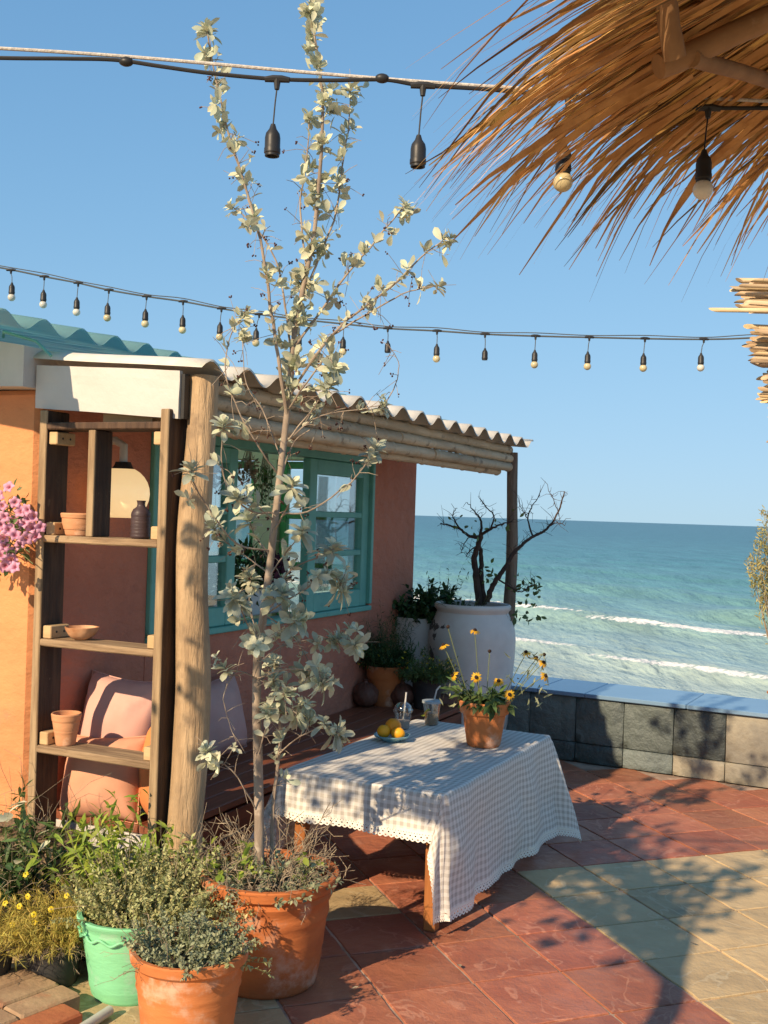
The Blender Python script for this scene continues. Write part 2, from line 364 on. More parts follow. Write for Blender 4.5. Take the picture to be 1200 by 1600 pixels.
m_fabpink = mat('pink_linen', (.64, .38, .32), (.58, .33, .275), rough=.95, scale=4, bump=.35, bscale=240, bdist=.001)
m_fabpeach = mat('peach_linen', (.66, .33, .21), (.60, .29, .185), rough=.95, scale=4, bump=.35, bscale=240, bdist=.001)
m_faborange = mat('orange_linen', (.66, .25, .085), (.58, .21, .07), rough=.95, scale=4, bump=.35, bscale=240, bdist=.001)
m_fabrose = mat('dusty_rose_linen', (.58, .36, .32), (.52, .31, .275), rough=.95, scale=4, bump=.35, bscale=240, bdist=.001)
m_orange = mat('orange_peel', (.80, .31, .015), (.74, .26, .01), rough=.45, scale=8, bump=.4, bscale=220, bdist=.0015)
m_lemon = mat('yellow_peel', (.84, .40, .02), (.78, .33, .012), rough=.45, scale=8, bump=.4, bscale=220, bdist=.0015)
m_plate = mat('blue_glaze', (.20, .40, .46), (.17, .35, .41), rough=.2, bump=.1, spec=.6)
m_lampglobe = mat('lamp_globe', (.80, .68, .44), rough=.35, bump=0)
_b = m_lampglobe.node_tree.nodes[m_lampglobe['_b']]; _b.inputs['Emission Color'].default_value = (1.0, .66, .30, 1); _b.inputs['Emission Strength'].default_value = .55
m_brown = mat('brown_clay', (.11, .045, .03), (.18, .08, .055), rough=.55, scale=12, bump=.8, bscale=20, bdist=.01)
m_chrome = mat('pale_metal_pipe', (.60, .56, .48), rough=.35, bump=0)
m_bolt = mat('dark_bolt', (.03, .028, .026), rough=.5, bump=.1)
m_bark2 = mat('tree_bark', (.20, .14, .09), (.12, .085, .055), rough=.9, bump=.5)
m_pale = mat('pale_brush_leaf', (.46, .38, .14), (.36, .34, .13), rough=.6, island=.35, bump=0, trans=.25)

def glassy(name, tint, gloss=.12, rough=.02):
    m = bpy.data.materials.new(name); m.use_nodes = True; N = m.node_tree.nodes; L = m.node_tree.links; N.clear()
    o = N.new('ShaderNodeOutputMaterial'); t = N.new('ShaderNodeBsdfTransparent'); t.inputs[0].default_value = (*tint, 1)
    g = N.new('ShaderNodeBsdfGlossy'); g.inputs['Roughness'].default_value = rough
    lw = N.new('ShaderNodeLayerWeight'); lw.inputs['Blend'].default_value = .35
    mr = N.new('ShaderNodeMapRange'); mr.inputs[3].default_value = gloss; mr.inputs[4].default_value = .75; L.new(lw.outputs['Facing'], mr.inputs[0])
    ms = N.new('ShaderNodeMixShader'); L.new(mr.outputs[0], ms.inputs[0]); L.new(t.outputs[0], ms.inputs[1]); L.new(g.outputs[0], ms.inputs[2]); L.new(ms.outputs[0], o.inputs[0])
    MATS[name] = m; return m
m_glass = glassy('window_glass', (.93, .96, .95), .14)
m_plastic = glassy('clear_plastic', (.90, .90, .88), .16, .08)
def tealsheet():
    m = mat('teal_polycarbonate', (.42, .66, .66), (.36, .60, .61), rough=.3, scale=4, bump=.1, trans=.6, tcol=(.50, .80, .80)); return m
m_tealsheet = tealsheet()

# ------------------------------------------------------------------ the terrace floor and its tiles
terrace = MB().box((.2, 4.4, -.20), (9, 8.4, .388)).build('terrace_floor', m_grout); tag(terrace, 'tiled seaside terrace floor of red and cream slabs', None, None, 'structure')
TS = .3175; TO = Vector((.635, 3.622, 0)); TA = rad(20.0)
d1 = Vector((-math.sin(TA), math.cos(TA), 0)); d2 = Vector((math.cos(TA), math.sin(TA), 0))
def tile_mesh(k, mt):
    b = MB(); h = TS/2-.0044; n = 7; top = []
    pts = []
    for e in range(4):
        for q in range(n):
            t = q/n*2-1
            x, y = ((t, -1), (1, t), (-t, 1), (-1, -t))[e]
            j = U(-.0022, .0016)-(.004 if random.random() < .05 else 0)
            pts.append(Vector((x*(h+j), y*(h+j), 0)))
    m = len(pts)
    vs = [p+Vector((0, 0, -.02)) for p in pts]+[p+Vector((0, 0, -.0025)) for p in pts]+[Vector((p.x*.985, p.y*.985, 0)) for p in pts]
    fs = []
    for r in range(2):
        for i in range(m): fs.append((r*m+i, r*m+(i+1) % m, (r+1)*m+(i+1) % m, (r+1)*m+i))
    fs.append(tuple(range(2*m, 3*m)))
    b.add(vs, fs); return b.mesh('tile', mt)
red_tiles = [tile_mesh(k, m_redtile) for k in range(4)]; cream_tiles = [tile_mesh(k, m_creamtile) for k in range(4)]
PB = ground(880, 1187); PD = (ground(1200, 1232)-PB); PD.z = 0; PD.normalize(); PN = Vector((-PD.y, PD.x, 0))  # parapet line, PN points to the sea
cand = []
for i in range(-8, 20):
    for j in range(-16, 16):
        c = TO+d1*(i+.5)*TS+d2*(j+.5)*TS
        if (c-PB).dot(PN) > -.05 or c.y < .5 or abs(c.x) > 4.2: continue
        a = abs(c.x/c.y); d = c.y
        vis = a < .42 and c.y > 2.9
        cand.append((0 if vis else 1, d, i, j, c))
cand.sort(key=lambda q: (q[0], q[1]))
rest = {0: MB(), 1: MB()}
for n, (vis, d, i, j, c) in enumerate(cand):
    cream = (j >= 1 and i < 3) or j < -3 or (i, j) == (2, -2)
    me = random.choice(cream_tiles if cream else red_tiles)
    ang = -(PI/2-TA) if False else TA
    M4 = Matrix.Translation(c+Vector((0, 0, U(-.0012, .0012)))) @ Matrix.Rotation(ang+random.choice((0, PI/2, PI, 3*PI/2)), 4, 'Z') @ Matrix.Rotation(U(-.003, .003), 4, 'X')
    if n < 290: link('tile', me, terrace, None, M4)
    else:
        b = rest[1 if cream else 0]; b.add([M4 @ v.co for v in me.vertices], [tuple(p.vertices) for p in me.polygons])
rest[0].build('distant_red_tiles', m_redtile, terrace, kind='stuff'); rest[1].build('distant_cream_tiles', m_creamtile, terrace, kind='stuff')

# ------------------------------------------------------------------ beach and sea
SEA = -3.0
SN = Vector((.7071, .7071, 0))
def sea_mat():
    m = bpy.data.materials.new('sea_water'); m.use_nodes = True; t = m.node_tree; N = t.nodes; L = t.links
    b = N['Principled BSDF']; tc = N.new('ShaderNodeTexCoord')
    dot = N.new('ShaderNodeVectorMath'); dot.operation = 'DOT_PRODUCT'; L.new(tc.outputs['Object'], dot.inputs[0]); dot.inputs[1].default_value = SN
    nz = N.new('ShaderNodeTexNoise'); nz.inputs['Scale'].default_value = .09; nz.inputs['Detail'].default_value = 4; L.new(tc.outputs['Object'], nz.inputs['Vector'])
    ad = N.new('ShaderNodeMath'); ad.operation = 'MULTIPLY_ADD'; L.new(nz.outputs['Fac'], ad.inputs[0]); ad.inputs[1].default_value = 9.0; L.new(dot.outputs['Value'], ad.inputs[2])
    lg = N.new('ShaderNodeMath'); lg.operation = 'LOGARITHM'; L.new(ad.outputs[0], lg.inputs[0]); lg.inputs[1].default_value = 10.0
    mr = N.new('ShaderNodeMapRange'); mr.inputs[1].default_value = math.log10(26); mr.inputs[2].default_value = math.log10(2600); L.new(lg.outputs[0], mr.inputs[0])
    cr = N.new('ShaderNodeValToRGB'); e = cr.color_ramp.elements
    def P(q): return (math.log10(q)-math.log10(26))/2.0
    e[0].position = 0; e[0].color = (.46, .50, .42, 1); e[1].position = 1; e[1].color = (.045, .135, .17, 1)
    for q, c in ((38, (.34, .46, .41)), (50, (.21, .36, .33)), (70, (.12, .285, .28)), (120, (.065, .205, .225)), (300, (.045, .15, .18))):
        x = e.new(P(q)); x.color = (*c, 1)
    L.new(mr.outputs[0], cr.inputs[0])
    # streaks along the shore: bright and dark wave faces painted into the water colour
    mp = N.new('ShaderNodeMapping'); mp.inputs['Rotation'].default_value = (0, 0, rad(45)); mp.inputs['Scale'].default_value = (.35, .06, 1); L.new(tc.outputs['Object'], mp.inputs[0])
    n2 = N.new('ShaderNodeTexNoise'); n2.inputs['Scale'].default_value = 1.0; n2.inputs['Detail'].default_value = 8; n2.inputs['Roughness'].default_value = .68; L.new(mp.outputs[0], n2.inputs['Vector'])
    hs = N.new('ShaderNodeHueSaturation'); mr2 = N.new('ShaderNodeMapRange'); mr2.inputs[1].default_value = .25; mr2.inputs[2].default_value = .75; mr2.inputs[3].default_value = .6; mr2.inputs[4].default_value = 1.36
    L.new(n2.outputs['Fac'], mr2.inputs[0]); L.new(mr2.outputs[0], hs.inputs['Value']); L.new(cr.outputs[0], hs.inputs['Color'])
    # foam: stored per vertex from the wave shapes
    at_ = N.new('ShaderNodeAttribute'); at_.attribute_name = 'foam'
    n3 = N.new('ShaderNodeTexNoise'); n3.inputs['Scale'].default_value = 1.5; n3.inputs['Detail'].default_value = 9; n3.inputs['Roughness'].default_value = .75; L.new(tc.outputs['Object'], n3.inputs['Vector'])
    sm = N.new('ShaderNodeMath'); sm.operation = 'ADD'; L.new(at_.outputs['Fac'], sm.inputs[0]); L.new(n3.outputs['Fac'], sm.inputs[1])
    mf = N.new('ShaderNodeMapRange'); mf.interpolation_type = 'SMOOTHSTEP'; mf.inputs[1].default_value = 1.0; mf.inputs[2].default_value = 1.18; L.new(sm.outputs[0], mf.inputs[0])
    mx = N.new('ShaderNodeMix'); mx.data_type = 'RGBA'; L.new(mf.outputs[0], mx.inputs[0]); L.new(hs.outputs[0], mx.inputs[6]); mx.inputs[7].default_value = (.72, .72, .69, 1)
    L.new(mx.outputs[2], b.inputs['Base Color'])
    mrr = N.new('ShaderNodeMapRange'); mrr.inputs[3].default_value = .32; mrr.inputs[4].default_value = .9; L.new(mf.outputs[0], mrr.inputs[0]); L.new(mrr.outputs[0], b.inputs['Roughness'])
    b.inputs['Specular IOR Level'].default_value = .28
    nb = N.new('ShaderNodeTexNoise'); nb.inputs['Scale'].default_value = 2.2; nb.inputs['Detail'].default_value = 6; mp2 = N.new('ShaderNodeMapping'); mp2.inputs['Rotation'].default_value = (0, 0, rad(45)); mp2.inputs['Scale'].default_value = (1, .35, 1)
    L.new(tc.outputs['Object'], mp2.inputs[0]); L.new(mp2.outputs[0], nb.inputs['Vector'])
    bp = N.new('ShaderNodeBump'); bp.inputs['Strength'].default_value = .8; bp.inputs['Distance'].default_value = .3; L.new(nb.outputs['Fac'], bp.inputs['Height'])
    nw = N.new('ShaderNodeTexNoise'); nw.inputs['Scale'].default_value = .42; nw.inputs['Detail'].default_value = 4; nw.inputs['Roughness'].default_value = .55; nw.inputs['Distortion'].default_value = .4
    mp3 = N.new('ShaderNodeMapping'); mp3.inputs['Rotation'].default_value = (0, 0, rad(55)); mp3.inputs['Scale'].default_value = (1, .55, 1); L.new(tc.outputs['Object'], mp3.inputs[0]); L.new(mp3.outputs[0], nw.inputs['Vector'])
    bw = N.new('ShaderNodeBump'); bw.inputs['Strength'].default_value = 1.0; bw.inputs['Distance'].default_value = .55; L.new(nw.outputs['Fac'], bw.inputs['Height']); L.new(bp.outputs[0], bw.inputs['Normal']); L.new(bw.outputs[0], b.inputs['Normal'])
    return m
def build_sea():
    ny, nx = 420, 320
    tt = np.linspace(0, 1, ny)
    Yv = np.where(tt < .8, 16*(190/16)**(tt/.8), 190*(26000/190)**((tt-.8)/.2))
    uu = np.linspace(-.9, 1.3, nx)
    X = Yv[:, None]*uu[None, :]; Y = np.repeat(Yv[:, None], nx, 1)
    q = (X+Y)*.7071; p = (X-Y)*.7071
    from mathutils import noise
    Z = np.zeros_like(X); foam = np.zeros_like(X)
    fade = np.clip(1-(Y-60)/200, .0, 1)
    def nz(a, b): 
        out = np.zeros_like(a)
        fl = out.ravel(); A = a.ravel(); B = b.ravel(); msk = (Y.ravel() < 260)
        for i in np.nonzero(msk)[0]: fl[i] = noise.noise(Vector((A[i], B[i], 0)))
        return out
    n1 = nz(p*.05, q*.02+3); n2 = nz(p*.12+9, q*.35)
    n3 = nz(p*.35+5, q*.9)
    ph = q*.62+n1*3.0
    Z += fade*(.07*np.sin(ph)+.16*n2+.09*n3)*np.clip((q-22)/15, .15, 1)
    def ridge(q0, wob, amp, wid, fw, pa, pb, fa):
        global _
        qq = q-(q0+wob*n1+.10*np.sin(p*.21)*wob)
        env = 1/(1+np.exp(-(p-pa)*.8))/(1+np.exp((p-pb)*.8))
        prof = np.where(qq > 0, np.exp(-(qq/(wid*1.8))**2), np.exp(-(qq/(wid*.55))**2))
        Zr = amp*prof*env
        # foam on the shore side of the crest
        f = np.exp(-((qq+fw*.4)/fw)**2)*env*fa
        return Zr, f
    for q0, wob, amp, wid, fw, pa, pb, fa in ((41.0, 1.6, .42, 1.5, .42, -60, -27.0, .86), (40.2, 1.4, .42, 1.4, .46, -28.4, 60, .88), (30.2, 1.2, .28, 1.1, .36, -60, -19.8, .84), (29.4, 1.0, .3, 1.1, .33, -21.2, 60, .84),
                                           (46.5, 1.5, .40, 2.0, .01, -43, -33, 0), (48.5, 1.5, .36, 1.6, .3, -24.5, -20.5, .7), (48.5, 1.5, .40, 2.2, .01, -29, -8, 0), (60, 2, .35, 2.4, .01, -60, 30, 0), (80, 3, .3, 3, .01, -70, 30, 0)):
        a, b = ridge(q0, wob, amp, wid, fw, pa, pb, fa); Z += a; foam = np.maximum(foam, b)
    V = np.stack([X, Y, Z+SEA], -1).reshape(-1, 3)
    idx = np.arange(ny*nx).reshape(ny, nx)
    Fq = np.stack([idx[:-1, :-1], idx[:-1, 1:], idx[1:, 1:], idx[1:, :-1]], -1).reshape(-1, 4)
    me = npmesh('sea', V, Fq, sea_mat(), True)
    a = me.attributes.new('foam', 'FLOAT', 'POINT'); a.data.foreach_set('value', foam.ravel().astype(np.float32))
    o = link('sea', me); tag(o, 'teal sea with white breaking waves', None, None, 'structure')
build_sea()
m_sand = mat('wet_sand', (.44, .37, .25), (.38, .31, .21), rough=.8, scale=2, bump=.3)
def beach_pt(u, v):
    x = lerp(-60, 90, u); y = lerp(-70, 45, v); q = (x+y)*.7071
    return Vector((x, y, -2.2-.035*max(-20, q)))
tag(MB().grid(40, 40, beach_pt).build('beach', m_sand), 'pale sand under the shallow water', None, None, 'structure')

# ------------------------------------------------------------------ parapet wall
pz = .405; pang = math.atan2(PD.y, PD.x)
P0 = PB-PD*1.35
par = thing('parapet_wall', 'low sea wall clad in grey slate tiles with smooth coping', 'wall', (P0.x, P0.y, 0), pang)
PL = 5.2
MB().box((PL/2, .24, pz/2-.02), (PL, .44, pz-.04)).build('core', m_copedge, par)
x = 0.0; k = 0
first = (ground(902, 1187)-P0).dot(PD)
xs = [first+.302*i for i in range(-5, 14)]
for i in range(len(xs)-1):
    for r, (z0, z1) in enumerate(((.004, .118), (.124, pz-.006))):
        xa, xb = xs[i], xs[i+1]
        if xb < .02 or xa > PL: continue
        pale = i >= 8 or (i == 7 and r == 0)  # tiles past the shadow edge take the sunlit colour
        b = MB(); nx_, nz_ = 7, 5
        def fn(u, v, sd=i*7+r*3):
            ex = min(u, 1-u, v, 1-v)
            return Vector((lerp(xa+.003, xb-.003, u), -.004-.010*vnoise(u*2.2+sd*3.1, v*2.2, sd)-(.006 if 0 < ex else 0), lerp(z0, z1, v)))
        b.grid(nx_, nz_, fn)
        e = [Vector((p[0], .022, p[2])) for p in (b.v[0], b.v[nx_], b.v[-1], b.v[-1-nx_])]
        n = len(b.v); b.v += [tuple(q) for q in e]
        b.f += [(n, n+1, nx_, 0), (n+1, n+2, (nx_+1)*(nz_+1)-1, nx_), (n+2, n+3, (nx_+1)*nz_, (nx_+1)*(nz_+1)-1), (n+3, n, 0, (nx_+1)*nz_)]
        b.build('slate_tile', m_slatesunlit if pale else m_slate, par, 'all')
xj = [(ground(828, 1080, .43)-P0).dot(PD)+q for q in (-1.2, -.62, .0, .31, .93, 1.55, 2.17, 2.79, 3.41)]
for i in range(len(xj)-1):
    MB().box(((xj[i]+xj[i+1])/2, .235, pz+.014), (xj[i+1]-xj[i]-.003, .53, .026), bev=.004).build('coping_slab', m_coping, par)

# ------------------------------------------------------------------ the house with its porch
HA = rad(24.8); HE1 = Vector((math.sin(HA), math.cos(HA), 0)); HIN = Vector((-math.cos(HA), math.sin(HA), 0)); HO = Vector((-.70, 3.85, 0))
HRZ = math.atan2(HE1.y, HE1.x)
def hw(s, y, z): return HO+HE1*s+HIN*y+Vector((0, 0, z))      # house-local -> world
house = thing('house', 'terracotta orange seaside house with teal window and corrugated porch roof', 'house', HO, HRZ)
WY, WT = .65, .16
X0, X1 = 0.0, 3.585
wx0, wx1, wz0, wz1 = .655, 2.895, .905, 1.845
def plaster(name, c, d, mt, bev=.008): return MB().box(c, d, bev=bev).build(name, mt, house)
def wallbox(name, xa, xb, ya, yb, za, zb, mt, bev=.006): return plaster(name, ((xa+xb)/2, (ya+yb)/2, (za+zb)/2), (xb-xa, yb-ya, zb-za), mt, bev)
# wall behind the porch bench, around the window opening
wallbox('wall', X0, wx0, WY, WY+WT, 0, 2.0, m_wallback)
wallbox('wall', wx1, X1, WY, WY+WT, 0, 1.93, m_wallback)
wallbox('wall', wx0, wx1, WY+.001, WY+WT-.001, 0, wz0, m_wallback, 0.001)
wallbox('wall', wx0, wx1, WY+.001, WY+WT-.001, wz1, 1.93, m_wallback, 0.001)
# gable wall facing the viewer, with white plaster above
wallbox('gable_wall', -.06, .10, WY-.015, 3.0, 0, 1.925, m_wall, .02)
def slab(name, pts, x0, x1, mt):     # prism of a (y,z) outline
    n = len(pts); vs = [Vector((x0, p[0], p[1])) for p in pts]+[Vector((x1, p[0], p[1])) for p in pts]
    fs = [tuple(range(n)), tuple(range(2*n-1, n-1, -1))]+[(i, i+n, (i+1) % n+n, (i+1) % n) for i in range(n)]
    return MB().add(vs, fs).build(name, mt, house)
slab('gable_band', [(WY-.02, 1.925), (3.0, 1.985), (3.0, 2.46), (WY+.25, 2.12), (WY-.02, 2.075)], -.15, .10, m_white)
wallbox('upper_wall', .10, X1, WY-.01, WY+WT, 2.0, 2.075, m_white, .004)
# end wall to the sea with a window, back wall with openings added to brighten the room, floor, no ceiling
wallbox('wall', X1-.15, X1, WY+WT, 1.02, 0, 2.0, m_cream, .003)
wallbox('wall', X1-.15, X1, 1.02, 2.6, 0, .72, m_cream, .003)
wallbox('wall', X1-.15, X1, 1.02, 2.6, 1.86, 2.0, m_cream, .003)
wallbox('wall', X1-.15, X1, 1.66, 1.84, .72, 1.86, m_cream, .003)
wallbox('wall', X1-.15, X1, 2.6, 3.0, 0, 2.0, m_cream, .003)
wallbox('wall', .10, X1, 3.0, 3.15, 0, .8, m_cream, .003)
wallbox('wall', .10, .5, 3.0, 3.15, .8, 2.5, m_cream, .003)
wallbox('wall', 1.5, 1.9, 3.0, 3.15, .8, 2.5, m_cream, .003)
wallbox('wall', 3.1, X1, 3.0, 3.15, .8, 2.5, m_cream, .003)
wallbox('interior_floor', .10, X1-.15, WY+WT, 3.0, .0, .03, m_redwood, .002)
def framed(parent_name, xa, xb, za, zb, yy, rows, fw=.055, mt=m_teal, tint=None, depth=.05, axis='x', bars=0, label=None):
    f = bpy.data.objects.new(parent_name, None); COL.objects.link(f); f.parent = house
    def bx(c, d, nm):
        if axis == 'y': c = (c[1], c[0], c[2]); d = (d[1], d[0], d[2])
        MB().box(c, d, bev=.004).build(nm, mt, f)
    bx(((xa+fw/2), yy, (za+zb)/2), (fw, depth, zb-za), 'stile'); bx(((xb-fw/2), yy, (za+zb)/2), (fw, depth, zb-za), 'stile')
    bx(((xa+xb)/2, yy, za+fw*.6), (xb-xa-2*fw, depth*.96, fw*1.2), 'rail'); bx(((xa+xb)/2, yy, zb-fw/2), (xb-xa-2*fw, depth*.96, fw), 'rail')
    hz = (zb-fw-za-fw*1.2)/rows
    for r in range(1, rows): bx(((xa+xb)/2, yy, za+fw*1.2+hz*r), (xb-xa-2*fw, depth*.8, .034), 'glazing_bar')
    for r in range(rows):
        c = ((xa+xb)/2, yy+.004, za+fw*1.2+hz*(r+.5)); d = (xb-xa-2*fw+.01, .004, hz-.02)
        if axis == 'y': c = (c[1], c[0], c[2]); d = (d[1], d[0], d[2])
        MB().box(c, d).build('pane', m_glass, f)
    return f
# outer frame and two casements, the middle left open
wf = bpy.data.objects.new('window_frame', None); COL.objects.link(wf); wf.parent = house
for c, d in ((((wx0+wx1)/2, WY+.03, wz1-.022), (wx1-wx0, .10, .044)), (((wx0+wx1)/2, WY+.03, wz0+.014), (wx1-wx0, .10, .03)),
             ((wx0+.05, WY+.03, (wz0+wz1)/2), (.10, .10, wz1-wz0-.08)), ((wx1-.016, WY+.03, (wz0+wz1)/2), (.032, .10, wz1-wz0-.08))):
    MB().box(c, d, bev=.004).build('frame_member', m_teal, wf)
framed('casement', .76, 1.36, wz0+.03, wz1-.046, WY+.03, 3, .075)
framed('casement', 2.10, 2.862, wz0+.03, wz1-.046, WY+.03, 3, .085)
framed('sea_window', 1.03, 1.65, .73, 1.85, X1-.075, 3, .05, m_greenframe, axis='y')
framed('sea_window', 1.85, 2.59, .73, 1.85, X1-.075, 3, .05, m_greenframe, axis='y')
# porch roof: corrugated cement sheets, bamboo beam, fascia
def corr(name, xa, xb, ya, yb, za, zb, pitch, amp, th, mt, sub=10, ph=0.0, sag=.0, par=None):
    nx = int((xb-xa)/pitch*sub); b = MB(); nyy = 6
    def f(u, v, o):
        x = lerp(xa, xb, u); y = lerp(ya, yb, v)
        return Vector((x, y, lerp(za, zb, v)+amp*math.sin(2*PI*x/pitch+ph)+o+sag*vnoise(x*1.3, y*2.0)))
    b.grid(nx, nyy, lambda u, v: f(u, v, 0)); n = len(b.v)
    b.grid(nx, nyy, lambda u, v: f(u, v, th)); W_ = nx+1
    for i in range(nx): b.f += [(i, i+1, n+i+1, n+i), (nyy*W_+i+1, nyy*W_+i, n+nyy*W_+i, n+nyy*W_+i+1)]
    for j in range(nyy): b.f += [(j*W_, n+j*W_, n+(j+1)*W_, (j+1)*W_), (j*W_+nx, (j+1)*W_+nx, n+(j+1)*W_+nx, n+j*W_+nx)]
    return b.build(name, mt, house, 'all')
PITCH = .235
for i, (a, b_) in enumerate(((-.10, 1.02), (.98, 2.10), (2.06, 3.18), (3.14, 3.74))):
    corr('roof_sheet', a, b_, -.115, WY-.02, 1.985+.006*(i % 2), 2.035+.006*(i % 2), PITCH, .027, .008, m_cement, ph=2.6, sag=.006)
for i, (a, b_) in enumerate(((-.70, .9), (.86, 2.1), (2.06, 3.3), (3.26, 3.86))):
    corr('teal_roof_sheet', a, b_, WY-.13, WY+2.2, 2.135+.004*(i % 2), 2.50+.004*(i % 2), .20, .025, .004, m_tealsheet, ph=.6, sag=.012)
MB().tube([Vector((-.05, WY+.18, 2.13)), Vector((-.17, WY+.06, 2.125)), Vector((-.165, WY-.09, 2.085)), Vector((-.162, WY-.16, 2.03))], .006, 6).build('cable', m_teal, house, True)
fas = MB()
def fpt(u, v):
    y = lerp(-.022, .618, u); z = lerp(1.807+.045*u, 1.974+.036*u, v)
    return Vector((-.078+.004*vnoise(u*4, v*2), y, z))
fas.grid(16, 5, fpt); fas.v = [tuple(q) for q in fas.v]
fo = fas.build('fascia', m_sheet, house)
md = fo.modifiers.new('solid', 'SOLIDIFY'); md.thickness = .018; md.offset = -1
for yy, zz in ((.59, 1.866), (.40, 1.848), (.24, 1.838), (.10, 1.828), (.02, 1.825), (.59, 1.99), (.30, 1.965)): MB().sphere((-.082, yy, zz), .0045, 8, 6).build('screw', m_bolt, house, True)
MB().box((-.072, -.032, 1.885), (.03, .012, .155)).build('fascia_end', m_bolt, house)
MB().box((.0, .25, 1.818), (.05, .22, .03)).build('rafter', m_pine, house)
for xx in (.30, 1.2, 2.1, 3.0): MB().box((xx, .36, 1.945), (.045, .56, .05), Matrix.Rotation(.07, 3, 'X')).build('rafter', m_board, house)
def bamboo(name, a, b, r, parent, mt=m_bamboo, step=.31, world=False):
    a, b = Vector(a), Vector(b); L_ = (b-a).length; n = max(2, int(L_/.012)); pts = []; rs = []; t = U(0, step)
    side = Vector((0, U(-1, 1), U(-1, 1)))
    for i in range(n+1):
        q = i/n; pts.append(a.lerp(b, q)+side*.006*math.sin(q*5+r*900)); dd = abs(((q*L_+t) % step)-step/2)
        rs.append(r*(1+.16*math.exp(-(dd/.010)**2)-.07*math.exp(-((dd-.035)/.014)**2)+.03*math.sin(q*9+r*500)))
    return MB().tube(pts, rs, 12).build(name, mt, parent, 60, world=world)
for k, (z, y, r, xa, xb) in enumerate(((1.945, .005, .029, .04, 3.60), (1.888, -.002, .030, .04, 1.85), (1.890, -.006, .028, 1.80, 3.60), (1.832, .002, .031, .04, 2.30), (1.834, -.004, .029, 2.26, 3.585), (1.800, .045, .025, .04, 3.5), (1.93, .055, .028, .04, 3.6))):
    bamboo('bamboo_pole', (xa, y, z), (xb, y, z), r, house)
# posts
def logpost(name, base, top, r0, r1, mt, seg=18, n=34, wob=.012, bumpy=.05):
    base, top = Vector(base), Vector(top); pts = []; rs = []
    for i in range(n+1):
        t = i/n; p = base.lerp(top, t); p += Vector((vnoise(t*2.3, r0*50), vnoise(t*2.3+7, r0*50), 0))*wob*math.sin(PI*t)**.5
        pts.append(p); rs.append(lerp(r0, r1, t**.8)*(1+bumpy*vnoise(t*7, 3+r0*10)))
    def pr(a, t): return 1+.05*vnoise(math.cos(a)*1.6, math.sin(a)*1.6, t*9)+.03*vnoise(math.cos(a)*4, math.sin(a)*4, t*4)
    return MB().tube(pts, rs, seg, prof=pr).build(name, mt, house, 50)
logpost('log_post', (-.035, -.062, 0), (.0, -.058, 1.962), .072, .050, m_log, 26, 70, .045, .13)
for dz in (0, -.012): MB().sphere((.035+.03*(dz != 0)*-1, -.09+dz*.5, 1.94+dz), .011, 8, 6).build('bolt', m_bolt, house, True)
logpost('thin_post', (3.60, -.02, 0), (3.618, -.012, 1.93), .045, .034, m_post, 12, 40, .03, .08)
# wall lamp by the window
lamp = bpy.data.objects.new('wall_lamp', None); COL.objects.link(lamp); lamp.parent = house
LX, LY = .30, WY-.13
MB().lathe([(.108*math.sin(a), 1.55-.108*math.cos(a)) for a in [q*PI/14 for q in range(2, 13)]][::1], (LX, LY, 0), 28).build('lamp_globe', m_lampglobe, lamp, 60)
MB().lathe([(.048, 1.642), (.035, 1.66), (.03, 1.675)], (LX, LY, 0), 20).build('lamp_cap', m_bolt, lamp, True)
MB().tube([(LX, LY, 1.67), (LX, LY, 1.74), (LX, LY+.04, 1.76), (LX, WY, 1.76)], .017, 10).build('lamp_arm', m_chrome, lamp, True)
MB().lathe([(.055, 0), (.055, .012), (.03, .02)], (LX, WY, 1.74), 20, m=Matrix.Rotation(PI/2, 3, 'X')).build('lamp_mount', m_bolt, lamp, True)

# things inside the window
def bunch(loc, n, ln, mt, label, cat='dried flowers', wd=.06):
    t = thing('dried_flower_bunch', label, cat, loc)
    P = []; D = []; Nn = []; Sz = []
    st = MB()
    for i in range(n):
        d = Vector((U(-wd, wd), U(-wd, wd), -ln*U(.6, 1))); st.tube([(0, 0, 0), d*.5+Vector((0, 0, 0)), d], .0025, 4)
        for k in range(10):
            P.append(d*U(.55, 1.05)+rdir()*.015); D.append(rdir()); Nn.append(rdir()); Sz.append(U(.02, .04))
    st.build('stems', m_dry, t)
    V, Fq = cloud(leaf_tpl(.5, .2, .2), P, D, Nn, Sz); link('flower_heads', npmesh('flower_heads', V, Fq, mt), t, 'stuff')
    MB().tube([(0, 0, 0), (0, 0, 2.02-loc[2])], .002, 4).build('string', m_dry, t)
bunch(hw(1.62, 1.0, 1.86), 12, .26, m_twigdark, 'dark dried bunch hanging in the window opening')
bunch(hw(1.92, .95, 1.88), 12, .22, m_dry, 'tan dried bunch hanging in the window opening')
bunch(hw(2.35, 1.1, 1.9), 14, .36, m_mid, 'dried green bunch hanging behind the right casement')
bunch(hw(2.14, 1.3, 1.5), 8, .18, m_faborange, 'small orange dried bunch hanging low inside the window')
def bush(parent, c, R, n, mt, tpl, size, name='foliage', flat=1.0, inner=.35, up=.4, world=True):
    inv = FR[parent.name]
    P = []; D = []; Nn = []; Sz = []
    for i in range(n):
        d = rdir(); r = lerp(inner, 1, random.random()**.5)
        lump = 1+.28*vnoise(d.x*2.1+R[0]*40, d.y*2.1, d.z*2.1)
        p = Vector((d.x*R[0], d.y*R[1], d.z*R[2]*flat))*r*lump
        P.append(inv @ (Vector(c)+p)); dd = (d+Vector((0, 0, up))+rdir()*.7); D.append(dd); Nn.append(rdir()+Vector((0, 0, 1))); Sz.append(U(*size))
    V, Fq = cloud(tpl, P, D, Nn, Sz)
    return link(name, npmesh(name, V, Fq, mt), parent, 'stuff')
